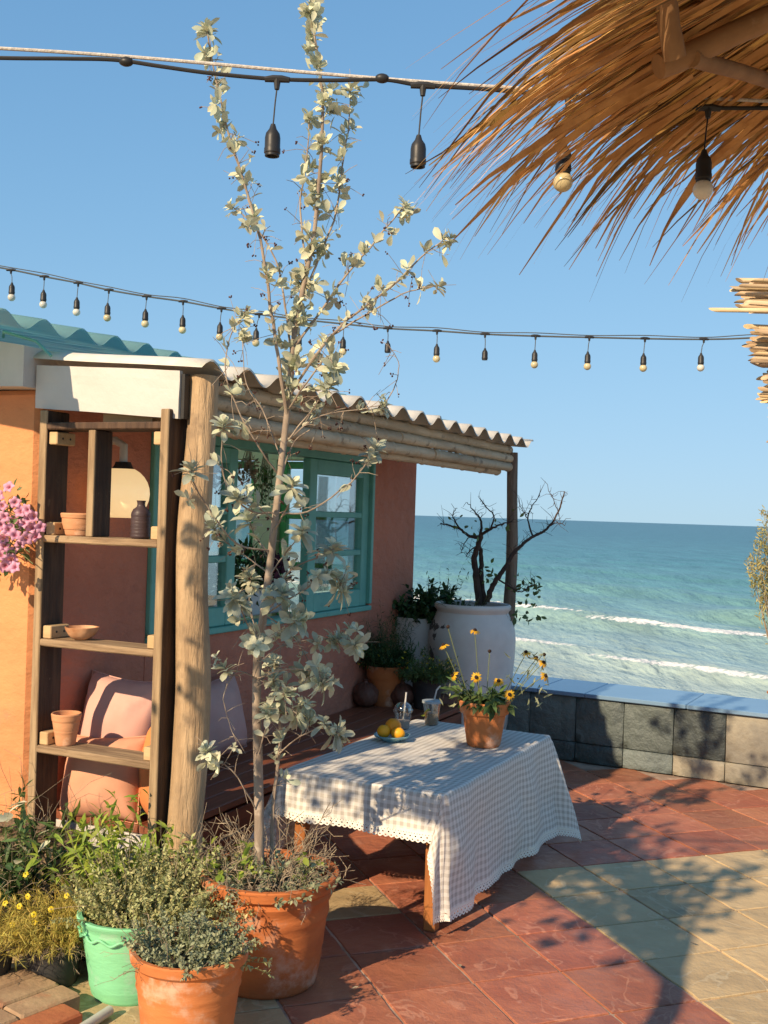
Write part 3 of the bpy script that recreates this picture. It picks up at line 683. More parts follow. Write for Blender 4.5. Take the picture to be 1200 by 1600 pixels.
T_OVAL = leaf_tpl(.5, .12, .2, .55, 3); T_NARROW = leaf_tpl(.22, .1, .25, .5, 3); T_NEEDLE = leaf_tpl(.09, .05, .2, .5, 2); T_OBOV = leaf_tpl(.42, .16, .16, .66, 4)
pl = thing('window_planter', 'white window box of purple foliage inside the open window', 'planter', hw(1.95, .86, wz0+.03), HRZ)
MB().box((0, 0, .07), (.42, .12, .14), bev=.006).build('trough', m_white, pl)
bush(pl, hw(2.02, .86, wz0+.24), (.13, .13, .10), 420, m_purple, T_OVAL, (.03, .055))
bush(pl, hw(1.82, .88, wz0+.26), (.10, .1, .14), 300, m_deep, T_NARROW, (.04, .09), 'green_foliage')
pl = thing('window_herb_trough', 'dark leafy plant in a pale trough on the left of the open window', 'planter', hw(1.55, .86, wz0+.03), HRZ)
MB().box((0, 0, .05), (.30, .12, .10), bev=.006).build('trough', m_white, pl)
bush(pl, hw(1.55, .86, wz0+.20), (.13, .10, .12), 380, m_deep, T_OVAL, (.03, .06))

# ------------------------------------------------------------------ bench and cushions
BZ = .33
bench = thing('bench', 'dark red wooden bench built along the house wall', 'bench', HO, HRZ)
bx0, bx1, by0, by1 = .06, 3.52, .10, WY-.012
nb_ = 5; wbd = (by1-by0)/nb_
for i in range(nb_): MB().box(((bx0+bx1)/2, by0+wbd*(i+.5), BZ-.015), (bx1-bx0, wbd-.004, .03), bev=.003).build('seat_board', m_redwood, bench)
for zz in (.235, .135, .04): MB().box(((bx0+bx1)/2, by0+.03, zz), (bx1-bx0-.02, .024, .094 if zz > .1 else .07), bev=.003).build('front_board', m_redwood, bench)
MB().box((bx0+.012, (by0+by1)/2, .20), (.022, by1-by0-.06, .19), bev=.003).build('end_panel', m_white, bench)
for xx in (bx0+.06, 1.2, 2.4, bx1-.06):
    for yy in (by0+.08, by1-.05): MB().box((xx, yy, .15), (.05, .05, .298)).build('leg', m_redwood, bench)
def cushion(label, c, size, th, rot, mt, seed=0, n=26):
    """upright pillow: local x width, z height, y thickness"""
    o = thing('cushion', label, 'cushion', c)
    wd, ht = size
    M3 = rot
    b = MB()
    for sgn in (1, -1):
        def fn(u, v):
            a, q = u*2-1, v*2-1
            px = a*wd/2*(1-.10*(1-abs(a)**2)*0-.07*abs(q)**2*0+.0); pz = q*ht/2
            px *= 1-.07*math.cos(q*PI/2)*abs(a)**3; pz *= 1-.07*math.cos(a*PI/2)*abs(q)**3
            f = max(0, (1-abs(a)**2.6))**.55*max(0, (1-abs(q)**2.6))**.55
            wr = .10*vnoise(a*2.2+seed, q*2.2, seed)+.05*vnoise(a*5+seed, q*4, seed+3)
            # wrinkles that run in from the corners and seams
            cr = sum(math.exp(-((a-cx)**2+(q-cz)**2)/.35)*math.sin(9*math.atan2(q-cz, a-cx)+seed*2) for cx in (-1, 1) for cz in (-1, 1))*.17
            cr += .05*math.sin(a*16+2*vnoise(a*2, q*2, seed+9)*4)*math.exp(-((abs(q)-1)/.25)**2)
            y = sgn*th/2*f*(1+wr+cr)
            return M3 @ Vector((px, y, pz))
        b.grid(n, n, fn)
    if True:
        k = (n+1)**2
        b.f = [f if f[0] < k else f[::-1] for f in b.f]
    me = b.build('cover', mt, o, 'all')
    bm = bmesh.new(); bm.from_mesh(me.data); bmesh.ops.remove_doubles(bm, verts=bm.verts, dist=.0006); bmesh.ops.recalc_face_normals(bm, faces=bm.faces); bm.to_mesh(me.data); bm.free()
    for p in me.data.polygons: p.use_smooth = True
    # seam piping
    s_ = []
    for i in range(4*n):
        e, t = divmod(i, n); t = t/n*2-1
        a, q = ((t, -1), (1, t), (-t, 1), (-1, -t))[e]
        px = a*wd/2*(1-.07*math.cos(q*PI/2)*abs(a)**3); pz = q*ht/2*(1-.07*math.cos(a*PI/2)*abs(q)**3); s_.append(M3 @ Vector((px, 0, pz)))
    s_.append(s_[0]); MB().tube(s_, .0028, 5, cap=False).build('seam', mt, o, True)
    return o
def R3(rz, rx=0, ry=0): return (Matrix.Rotation(rz, 3, 'Z') @ Matrix.Rotation(rx, 3, 'X') @ Matrix.Rotation(ry, 3, 'Y'))
gz = HRZ-PI/2     # cushion whose face looks to the viewer (-e1)
cushion('pink cushion leaning on the wall behind the clay pot on the shelf', hw(.26, .475, .60), (.36, .46), .20, R3(gz, -.22, .04), m_fabpink, 2)
cushion('large peach cushion lying low in front at the near end of the bench', hw(.12, .42, .465), (.36, .32), .20, R3(gz, -.30, -.10), m_fabpeach, 5)
cushion('bright orange cushion standing between the peach cushion and the log', hw(.16, .165, .50), (.32, .36), .17, R3(gz-.5, -.10, .22), m_faborange, 8)
cushion('wide dusty rose cushion against the wall right of the log', hw(.98, .55, .52), (.62, .36), .19, R3(HRZ, -.2, -.06), m_fabrose, 11)

# ------------------------------------------------------------------ ladder shelf
sh = thing('ladder_shelf', 'rustic ladder shelf of dark boards beside the log post', 'shelf', HO, HRZ)
XS = -.12                       # front edge
def upright(y, nm='upright'):
    MB().box((XS+.063, y, .92), (.118, .026, 1.84), bev=.003).build(nm, m_darkwood, sh)
    MB().box((XS+.000, y, .92), (.010, .034, 1.838), bev=.003).build('upright_edge', m_edge, sh)
upright(.552); upright(.014)
for z, y0_, y1_ in ((1.782, .028, .538), (1.372, .028, .538), (.994, .028, .538), (.606, .028, .538)):
    d = MB(); n = 12
    d.box((XS+.060, (y0_+y1_)/2, z), (.128, y1_-y0_, .026), bev=.004)
    d.build('shelf_board', m_board if z < 1.7 else m_darkwood, sh)
    for yy, sg in ((.517, 1), (.049, -1)):
        zz = z+.013+.024 if z < 1.7 else z-.013-.03
        if z == 1.782: pass
        MB().box((XS+.06, yy, zz), (.10, .040, .046), bev=.003).build('cleat', m_pine, sh)
        for q in (-.02, .02): MB().lathe([(.0045, 0), (.0045, .001)], (XS+.06+q, yy-sg*.0205, zz), 8, m=Matrix.Rotation(PI/2*sg, 3, 'X')).build('screw', m_bolt, sh)
MB().box((XS+.055, .330, 1.577), (.095, .024, .382), bev=.003).build('divider', m_darkwood, sh)
MB().box((XS+.004, .330, 1.577), (.010, .030, .38), bev=.002).build('divider_edge', m_edge, sh)

def potprof(r0, r1, h, rim=.03, rimout=.008, th=.012, rings=()):
    p = [(r0*.96, 0), (r0, .006)]; n = 24
    for i in range(1, n+1):
        t = i/n; z = h*t; r = lerp(r0, r1, t)
        for rz_, rw, ra in rings: r += ra*math.exp(-((z-rz_)/rw)**2)
        if z > h-rim: r += rimout
        p.append((r, z))
    p += [(r1+rimout-.003, h+.004), (r1+rimout-th, h+.003), (r1+rimout-th, h-.03), (r1*.86, h-.055)]
    return p
t = thing('clay_bowl_planter', 'wide low terracotta pot on the top shelf', 'pot', hw(XS+.066, .430, 1.386))
MB().lathe(potprof(.048, .064, .078, .016, .004, .006), (0, 0, 0), 32).build('pot', m_terra_pale, t, 40)
t = thing('bottle_vase', 'dark ribbed stoneware bottle vase on the top shelf', 'vase', hw(XS+.060, .150, 1.386))
pr = [(.030, 0), (.033, .004)]+[(.034+.0007*math.sin(i*2.2), .006+i*.0042) for i in range(19)]+[(.033, .092), (.027, .104), (.016, .112), (.0135, .12), (.0145, .130), (.017, .134), (.0145, .135), (.011, .125)]
MB().lathe(pr, (0, 0, 0), 32).build('body', m_vase, t, 40)
t = thing('carved_bowl', 'small carved clay bowl with uneven rim on the middle shelf', 'bowl', hw(XS+.062, .40, 1.008))
bp_ = [(.018, 0), (.030, .004), (.046, .018), (.056, .036), (.059, .046), (.056, .047), (.048, .03), (.03, .012), (.004, .008)]
MB().lathe([(r, z) for r, z in bp_], (0, 0, 0), 30, wob=lambda a, z: 1+.05*math.sin(a*2+.5)+.03*math.sin(a*5)).build('body', m_bowl, t, 60)
t = thing('clay_flowerpot', 'small banded terracotta pot on the lowest shelf', 'pot', hw(XS+.06, .455, .620))
MB().lathe(potprof(.035, .052, .112, .026, .003, .006, ((.075, .004, -.002), (.05, .004, .0015))), (0, 0, 0), 32).build('pot', m_terra_pale, t, 40)

# ------------------------------------------------------------------ table with its cloth
TN = Vector((.240, 3.875, 0)); TB = Vector((.436, .900, 0)).normalized(); TAx = Vector((-TB.y, TB.x, 0)); TRZ = math.atan2(TB.y, TB.x)
TL, TW, TH = 1.235, .648, .508
def tw(x, y, z): return TN+TB*x+TAx*y+Vector((0, 0, z))
table = thing('low_table', 'low orange wooden table under the checked cloth', 'table', TN, TRZ)
MB().box((TL/2, TW/2, TH-.018), (TL-.012, TW-.012, .030), bev=.004).build('table_top', m_tablewood, table)
for xx in (.055, TL-.055):
    for yy in (.05, TW-.05): MB().box((xx, yy, (TH-.034)/2), (.046, .046, TH-.036), bev=.004).build('leg', m_tablewood, table)
for yy in (.05, TW-.05): MB().box((TL/2, yy, TH-.075), (TL-.16, .02, .07)).build('apron', m_tablewood, table)
for xx in (.055, TL-.055): MB().box((xx, TW/2, TH-.075), (.02, TW-.15, .07)).build('apron', m_tablewood, table)

def gingham():
    m = bpy.data.materials.new('gingham_linen'); m.use_nodes = True; t = m.node_tree; N = t.nodes; L = t.links; b = N['Principled BSDF']; out = N['Material Output']
    uv = N.new('ShaderNodeUVMap'); sp = N.new('ShaderNodeSeparateXYZ'); 
    nzw = N.new('ShaderNodeTexNoise'); nzw.inputs['Scale'].default_value = 9; L.new(uv.outputs[0], nzw.inputs['Vector'])
    vm = N.new('ShaderNodeVectorMath'); vm.operation = 'MULTIPLY_ADD'; L.new(nzw.outputs['Color'], vm.inputs[0]); vm.inputs[1].default_value = (.006, .006, 0); L.new(uv.outputs[0], vm.inputs[2]); L.new(vm.outputs[0], sp.inputs[0])
    acc = []
    for k in (0, 1):
        a = N.new('ShaderNodeMath'); a.operation = 'MULTIPLY'; a.inputs[1].default_value = 2*PI/.0275; L.new(sp.outputs[k], a.inputs[0])
        s = N.new('ShaderNodeMath'); s.operation = 'SINE'; L.new(a.outputs[0], s.inputs[0])
        r = N.new('ShaderNodeMapRange'); r.interpolation_type = 'SMOOTHSTEP'; r.inputs[1].default_value = -.28; r.inputs[2].default_value = .28; L.new(s.outputs[0], r.inputs[0]); acc.append(r)
    ad = N.new('ShaderNodeMath'); ad.operation = 'ADD'; L.new(acc[0].outputs[0], ad.inputs[0]); L.new(acc[1].outputs[0], ad.inputs[1])
    hv = N.new('ShaderNodeMath'); hv.operation = 'MULTIPLY'; hv.inputs[1].default_value = .5; L.new(ad.outputs[0], hv.inputs[0])
    cr = N.new('ShaderNodeValToRGB'); e = cr.color_ramp.elements; e[0].color = (.82, .80, .75, 1); e[1].color = (.52, .49, .44, 1); x = e.new(.5); x.color = (.69, .665, .61, 1)
    L.new(hv.outputs[0], cr.inputs[0]); L.new(cr.outputs[0], b.inputs['Base Color']); b.inputs['Roughness'].default_value = .95; b.inputs['Specular IOR Level'].default_value = .15
    nb = N.new('ShaderNodeTexNoise'); nb.inputs['Scale'].default_value = 420; L.new(uv.outputs[0], nb.inputs['Vector'])
    nb2 = N.new('ShaderNodeTexNoise'); nb2.inputs['Scale'].default_value = 26; nb2.inputs['Detail'].default_value = 5; L.new(uv.outputs[0], nb2.inputs['Vector'])
    bp = N.new('ShaderNodeBump'); bp.inputs['Strength'].default_value = .25; bp.inputs['Distance'].default_value = .001; L.new(nb.outputs[0], bp.inputs['Height'])
    bp2 = N.new('ShaderNodeBump'); bp2.inputs['Strength'].default_value = .35; bp2.inputs['Distance'].default_value = .006; L.new(nb2.outputs[0], bp2.inputs['Height']); L.new(bp.outputs[0], bp2.inputs['Normal']); L.new(bp2.outputs[0], b.inputs['Normal'])
    tr = N.new('ShaderNodeBsdfTranslucent'); L.new(cr.outputs[0], tr.inputs[0]); ms = N.new('ShaderNodeMixShader'); ms.inputs[0].default_value = .16; L.new(b.outputs[0], ms.inputs[1]); L.new(tr.outputs[0], ms.inputs[2]); L.new(ms.outputs[0], out.inputs[0])
    return m
def lacemat():
    m = bpy.data.materials.new('cotton_lace'); m.use_nodes = True; t = m.node_tree; N = t.nodes; L = t.links; b = N['Principled BSDF']; out = N['Material Output']
    b.inputs['Base Color'].default_value = (.80, .76, .67, 1); b.inputs['Roughness'].default_value = .95
    uv = N.new('ShaderNodeUVMap'); sp = N.new('ShaderNodeSeparateXYZ'); L.new(uv.outputs[0], sp.inputs[0])
    def fr(sock, per, off=0.0):
        a = N.new('ShaderNodeMath'); a.operation = 'MULTIPLY_ADD'; a.inputs[1].default_value = 1/per; a.inputs[2].default_value = off; L.new(sock, a.inputs[0])
        f = N.new('ShaderNodeMath'); f.operation = 'FRACT'; L.new(a.outputs[0], f.inputs[0])
        g = N.new('ShaderNodeMath'); g.operation = 'SUBTRACT'; g.inputs[1].default_value = .5; L.new(f.outputs[0], g.inputs[0]); return g.outputs[0]
    def hole(per, vc, rx, rv, off):
        a = N.new('ShaderNodeMath'); a.operation = 'MULTIPLY'; a.inputs[1].default_value = per/rx; L.new(fr(sp.outputs[0], per, off), a.inputs[0])
        v = N.new('ShaderNodeMath'); v.operation = 'MULTIPLY_ADD'; v.inputs[1].default_value = 1/rv; v.inputs[2].default_value = -vc/rv; L.new(sp.outputs[1], v.inputs[0])
        c = N.new('ShaderNodeCombineXYZ'); L.new(a.outputs[0], c.inputs[0]); L.new(v.outputs[0], c.inputs[1])
        ln = N.new('ShaderNodeVectorMath'); ln.operation = 'LENGTH'; L.new(c.outputs[0], ln.inputs[0])
        lt = N.new('ShaderNodeMath'); lt.operation = 'LESS_THAN'; lt.inputs[1].default_value = 1; L.new(ln.outputs['Value'], lt.inputs[0]); return lt.outputs[0]
    hs = [hole(.022, .031, .0038, .0022, 0), hole(.022, .020, .0034, .0026, .5), hole(.011, .011, .0016, .0016, 0)]
    s = hs[0]
    for h in hs[1:]:
        mx = N.new('ShaderNodeMath'); mx.operation = 'MAXIMUM'; L.new(s, mx.inputs[0]); L.new(h, mx.inputs[1]); s = mx.outputs[0]
    tp = N.new('ShaderNodeBsdfTransparent'); ms = N.new('ShaderNodeMixShader'); L.new(s, ms.inputs[0]); L.new(b.outputs[0], ms.inputs[1]); L.new(tp.outputs[0], ms.inputs[2]); L.new(ms.outputs[0], out.inputs[0])
    return m
OX0, OX1, OY0, OY1 = -.155, .26, -.43, .30     # overhangs near, far, right, left
def cloth_pt(u, v, extra=0.0, eps=.004):
    """cloth-plan point (metres, table frame) -> position"""
    cx, cy = min(max(u, 0), TL), min(max(v, 0), TW)
    ox, oy = u-cx, v-cy; l = math.hypot(ox, oy)
    z = TH+eps+.0022*vnoise(u*9, v*9, 1)+.0015*math.sin(u*30)*math.exp(-((v-.2)/.3)**2)
    if l < 1e-6: return Vector((u, v, z))
    dx, dy = ox/l, oy/l
    corner = (abs(dx*dy))*2          # 1 on the diagonal of a corner
    rnd = .016                        # rounded table edge
    along = u if abs(oy) > abs(ox) else v
    ph = along*15+3*vnoise(along*2.2, dx*2, dy)
    fold = (.013*math.sin(ph)+.055*vnoise(along*2.6+dx*3, dy*3+l*.8, 2)+.018*vnoise(along*8, l*5, 4))*min(1, l/.22)*(1-corner*.5)
    flare = rnd*(1-math.exp(-l/rnd))+(.05+.30*corner)*max(0, l-.02)+fold
    # bunch the near corner so it folds back toward the leg; let the far one sweep out
    if corner > .02:
        ang = math.atan2(abs(oy), abs(ox))
        flare += .035*math.sin(ang*6+(1 if u < 0 else 0))*min(1, l/.3)*corner
        if u < 0 and v < 0: flare *= .55
    drop = max(0, l-.012)*math.sqrt(max(.2, 1-(.05+.30*corner)**2))
    zz = TH+eps-drop+.004*vnoise(u*7, v*7)
    zmin = .008+.012*(vnoise(u*8, v*8)+.5)
    if zz < zmin: flare += (zmin-zz)*.6; zz = zmin
    sh = .24*l*corner if (u < 0 and v < 0) else 0.0
    return Vector((cx+dx*(flare+.004)-sh*.25, cy+dy*(flare+.004)+sh, zz))
cl = thing('tablecloth', 'grey and white gingham tablecloth with lace hem on the low table', 'tablecloth', TN, TRZ)
def cloth_mesh():
    nu, nv = 150, 120; b = MB(); uvs = []
    ua, ub, va, vb = OX0+.0, TL+OX1, OY0, TW+OY1
    R_ = .10
    def plan(i, j):
        u = lerp(ua, ub, i/nu); v = lerp(va, vb, j/nv); return u, v
    b.v = []; uv = []
    for j in range(nv+1):
        for i in range(nu+1):
            u, v = plan(i, j); b.v.append(tuple(cloth_pt(u, v))); uv.append((u, v))
    for j in range(nv):
        for i in range(nu): b.f.append((j*(nu+1)+i, j*(nu+1)+i+1, (j+1)*(nu+1)+i+1, (j+1)*(nu+1)+i))
    me = b.mesh('cloth', gingham(), 'all'); ul = me.uv_layers.new(name='UVMap')
    for lp in me.loops: ul.data[lp.index].uv = uv[lp.vertex_index]
    o = link('cloth', me, cl); 
    # lace along the hem
    per = []
    per += [(lerp(ua, ub, i/nu), va, 0, -1) for i in range(nu)]
    per += [(ub, lerp(va, vb, j/nv), 1, 0) for j in range(nv)]
    per += [(lerp(ub, ua, i/nu), vb, 0, 1) for i in range(nu)]
    per += [(ua, lerp(vb, va, j/nv), -1, 0) for j in range(nv)]
    # refine 4x for scallops
    P = []
    for a, c in zip(per, per[1:]+per[:1]):
        for q in range(4):
            t = q/4; P.append((lerp(a[0], c[0], t), lerp(a[1], c[1], t), a[2], a[3]))
    P.append(P[0]); lb = MB(); uv2 = []; s = 0; LW = .045
    for k, (u, v, nx_, ny_) in enumerate(P):
        if k: s += math.hypot(u-P[k-1][0], v-P[k-1][1])
        sc = .0065*abs(math.sin(s*PI/.022))
        for r, w_ in enumerate((0, .33, .66, 1)):
            dd = -.006+(LW-.012+sc)*w_
            q = cloth_pt(u+nx_*dd, v+ny_*dd, eps=.0055); lb.v.append(tuple(q)); uv2.append((s, dd+.006))
    for k in range(len(P)-1):
        for r in range(3): a = k*4+r; lb.f.append((a, a+4, a+5, a+1))
    me = lb.mesh('lace_trim', lacemat(), 'all'); ul = me.uv_layers.new(name='UVMap')
    for lp in me.loops: ul.data[lp.index].uv = uv2[lp.vertex_index]
    link('lace_trim', me, cl)
cloth_mesh()

# fruit plate, cups
TOPZ = TH+.006
pc = ground(612, 1157, TOPZ)
plate = thing('fruit_plate', 'small blue glazed plate holding the fruit', 'plate', pc, .2)
def octo(a, z): return 1+.035*math.cos(a*8)*min(1, z/.01)
MB().lathe([(.040, 0), (.042, .004), (.052, .010), (.072, .018), (.079, .026), (.077, .0275), (.068, .0205), (.048, .0135), (.0, .0125)], (0, 0, 0), 48, wob=octo).build('body', m_plate, plate, 60)
def fruit(name, label, p, r, mt, sc=(1, 1, 1), tip=0):
    o = thing(name, label, 'fruit', p)
    b = MB().sphere((0, 0, r*sc[2]), r, 24, 16, sc, fn=lambda d: 1+.012*vnoise(d.x*2+p[0]*9, d.y*2, d.z*2)-(.05*max(0, d.z-.93)/.07 if not tip else 0)+(tip*max(0, d.x-.85)))
    b.build('peel', mt, o, 'all'); MB().lathe([(.003, 0), (.0035, .002), (.001, .0026)], (0, 0, 2*r*sc[2]-.003), 6).build('stem_scar', m_dry, o)
fruit('orange', 'bright orange fruit on top of the pile on the blue plate', pc+Vector((.005, .020, .022)), .036, m_orange)
fruit('lemon', 'yellow fruit on the left of the blue plate', pc+Vector((-.035, -.012, .013)), .030, m_lemon, (1, 1, .96))
fruit('lemon', 'yellow fruit on the right of the blue plate', pc+Vector((.026, -.030, .013)), .027, m_lemon, (1.12, .95, .95), .15)
def cup(label, p, h, r0, r1, dome, fill, dcol, lean, mint=False):
    o = thing('drink_cup', label, 'cup', p)
    MB().lathe([(r0*.96, 0), (r0, .002)]+[(lerp(r0, r1, i/8), .002+(h-.002)*i/8) for i in range(1, 9)]+[(r1+.002, h), (r1+.002, h+.003)], (0, 0, 0), 28).build('cup_wall', m_plastic, o, 60)
    MB().lathe([(r0-.0015, .003)]+[(lerp(r0, r1, fill*i/4)-.0015, .003+h*fill*i/4) for i in range(1, 5)]+[(.001, h*fill+.003)], (0, 0, 0), 24).build('drink', dcol, o, 60)
    if dome: pr = [(r1+.004, h-.004), (r1+.004, h+.006)]+[(r1*math.cos(a)*.98, h+.006+r1*.85*math.sin(a)) for a in [q*PI/18 for q in range(0, 8)]]
    else: pr = [(r1+.004, h-.004), (r1+.004, h+.006), (r1-.002, h+.007), (r1*.3, h+.006), (.002, h+.006)]
    MB().lathe(pr, (0, 0, 0), 28).build('lid', m_plastic if dome else mat('frosted_lid', (.52, .60, .66), rough=.25, bump=0, trans=.4), o, 60)
    MB().tube([(-lean[0]*.15, -lean[1]*.15, .03), (lean[0]*.6, lean[1]*.6, h+.02), (lean[0], lean[1], h+.055), (lean[0]*1.9, lean[1]*1.9, h+.075)] if not dome else [(0, 0, .03), (lean[0]*.5, lean[1]*.5, h), (lean[0], lean[1], h+.085)], .0038, 8).build('straw', mat('white_straw', (.78, .78, .76), rough=.35, bump=0, trans=.3), o, True)
    if mint:
        V, Fq = cloud(T_OVAL, [(-.028+U(-.006, .006), -.012+U(-.006, .006), h*fill+U(-.012, .012)) for i in range(7)], [tuple(rdir()) for i in range(7)], [tuple(rdir()) for i in range(7)], [.022]*7)
        link('mint_leaves', npmesh('mint_leaves', V, Fq, m_lime), o, 'stuff')
m_milk = mat('milky_drink', (.50, .42, .36), (.46, .38, .32), rough=.4, bump=0); m_tea = mat('iced_tea', (.52, .36, .18), (.45, .28, .12), rough=.3, bump=0, trans=.3)
cup('clear dome lidded cup of milky drink behind the fruit', ground(629, 1138, TOPZ), .082, .029, .042, True, .42, m_milk, (.012, .0))
cup('clear flat lidded cup of iced tea with mint sprig', ground(674, 1132, TOPZ), .108, .031, .044, False, .5, m_tea, (.020, .006), True)

def flowerhead(rp, n, drop, wd):
    """petals of a daisy, radius rp, in local xy plane"""
    b = MB()
    for k in range(n):
        a = 2*PI*k/n+U(-.12, .12); L_ = rp*U(.85, 1.1); R_ = Matrix.Rotation(a, 3, 'Z')
        dz = drop*U(.6, 1.3)
        pts = [(.25*L_, -wd*.5, 0), (.25*L_, wd*.5, 0), (.7*L_, wd, -dz*.4), (.7*L_, -wd, -dz*.4), (L_, wd*.4, -dz), (L_, -wd*.4, -dz)]
        b.add([R_ @ Vector(p) for p in pts], [(0, 3, 2, 1), (3, 5, 4, 2)])
    return b
pot_c = ground(757, 1168, TOPZ)+Vector((.0, .055, 0))
fp = thing('flower_pot', 'terracotta pot of black eyed yellow daisies on the tablecloth', 'potted plant', pot_c)
MB().lathe(potprof(.072, .101, .190, .052, .012, .012), (0, 0, 0), 40).build('pot', m_terra, fp, 40)
MB().lathe([(.094, .165), (.05, .172), (.001, .175)], (0, 0, 0), 20).build('soil', m_soil, fp, True)
P = []; D = []; Nn = []; Sz = []; stem = MB()
for i in range(34):
    a = U(0, 2*PI); r = U(.0, .085); base = Vector((r*math.cos(a), r*math.sin(a), .17)); out = Vector((math.cos(a), math.sin(a), 0))
    d = (out*U(.25, 1.0)+Vector((0, 0, U(.35, 1)))).normalized(); L_ = U(.04, .11); tip = base+d*L_
    stem.tube([base, base.lerp(tip, .5), tip], .0022, 4)
    for k in range(8):
        q = U(.2, 1.05); P.append(base.lerp(tip, q)); D.append(d*.6+out*.5+rdir()*.8+Vector((0, 0, -.25))); Nn.append(Vector((0, 0, 1))+rdir()*.5); Sz.append(U(.035, .07))
V, Fq = cloud(leaf_tpl(.36, .1, .35, .45, 3), P, D, Nn, Sz); link('leaves', npmesh('leaves', V, Fq, m_mid), fp, 'stuff')
m_fpet = flowerhead(.024, 12, .010, .0042).mesh('petals', m_yellowpetal); m_fcone = MB().sphere((0, 0, .002), .0085, 10, 6, (1, 1, .9)).mesh('flower_centre', m_cone, 'all')
for px, py, dy, face in ((744, 1058, -.06, (0, -1, .25)), (796, 1085, -.09, (.1, -1, .3)), (742, 985, 0, (.1, -.3, 1)), (822, 1019, .02, (-.2, -.4, 1)), (849, 1035, .0, (.5, -.6, .8)), (852, 1056, -.02, (.6, -.7, .5)), (838, 1028, .03, (.3, .2, 1)), (708, 1055, 0, (-.8, -.3, .4)), (765, 1018, .03, (0, -.2, 1)), (850, 1022, .02, (.4, 0, -1)), (779, 1064, -.03, (0, -.8, .8)), (700, 980, 0, (-.2, 0, 1)), (693, 1008, .02, (-.5, -.2, 1))):
    h = at(px, py, pot_c.y+dy)-pot_c; base = Vector((h.x*.35, .03*dy, .17)); nrm = Vector(face).normalized()
    mid = base.lerp(h, .55)+Vector((h.x*.05, 0, .02)); stem.tube(smoothpath([base, mid, h-nrm*.006], 4), .0016, 5)
    for k in range(4):
        q = base.lerp(h, U(.25, .8)); 
    Mx = nrm.to_track_quat('Z', 'Y').to_matrix().to_4x4(); Mx.translation = h
    if (px, py) in ((850, 1022), (700, 980), (765, 1018)): link('seed_head', m_fcone, fp, None, Mx); continue
    f_ = link('flower', m_fpet, fp, None, Mx); link('flower_centre', m_fcone, f_)
stem.build('stems', m_greenstem, fp, True)
for sx, n_ in ((848, 26), (700, 14), (815, 16)):
    P = []; D = []; Nn = []; Sz = []
    for i in range(n_): P.append(at(sx+U(-22, 12), U(1020, 1110), pot_c.y+U(-.04, .04))-pot_c); D.append(rdir()+Vector((0, 0, .4))); Nn.append(rdir()); Sz.append(U(.025, .045))
    V, Fq = cloud(T_NARROW, P, D, Nn, Sz); link('stem_leaves', npmesh('stem_leaves', V, Fq, m_herbgrey), fp, 'stuff')

# ------------------------------------------------------------------ potted silver-leaved tree
BPC = Vector((-.328, 3.49, 0))
tree = thing('potted_tree', 'tall slender silver leaved tree in the largest ribbed terracotta pot', 'potted tree', BPC)
rings = ((.285, .009, .007), (.262, .006, -.004), (.225, .008, .005), (.205, .006, -.003), (.135, .006, .004), (.08, .007, .006), (.05, .006, .004))
MB().lathe(potprof(.158, .205, .345, .038, .018, .022, rings), (0, 0, 0), 56, wob=lambda a, z: 1+.006*math.sin(a*2+z*9)).build('pot', m_terra_big, tree, 40)
MB().lathe([(.195, .30), (.12, .315), (.001, .325)], (0, 0, 0), 26, wob=lambda a, z: 1+.02*math.sin(a*7)).build('soil', m_soil, tree, True)
TY = BPC.y
def px(x, y, d=0.0): return at(x, y, TY+d)-BPC
BR = []   # (points, r0, r1, leafiness, leaf scale)
trunk_px = [(405, 1372, 0), (405, 1280, 0), (403, 1180, .01), (401, 1090, .015), (403, 1020, .02), (412, 960, .01), (422, 880, 0), (431, 800, -.01), (440, 720, -.01), (449, 640, 0), (455, 570, .0), (463, 500, .01), (478, 430, .01), (490, 370, .0), (497, 300, 0), (503, 220, 0), (503, 140, -.01), (492, 60, -.01), (482, 8, 0)]
tr_pts = smoothpath([px(*p) for p in trunk_px], 5)
def trr(t): return lerp(.0165, .0108, min(1, t/.45)) if t < .45 else lerp(.0108, .003, (t-.45)/.55)
nT = len(tr_pts)
MB().tube(tr_pts, [trr(i/(nT-1))*(1+.08*vnoise(i*.9)) for i in range(nT)], 12).build('trunk', m_tbark, tree, True)
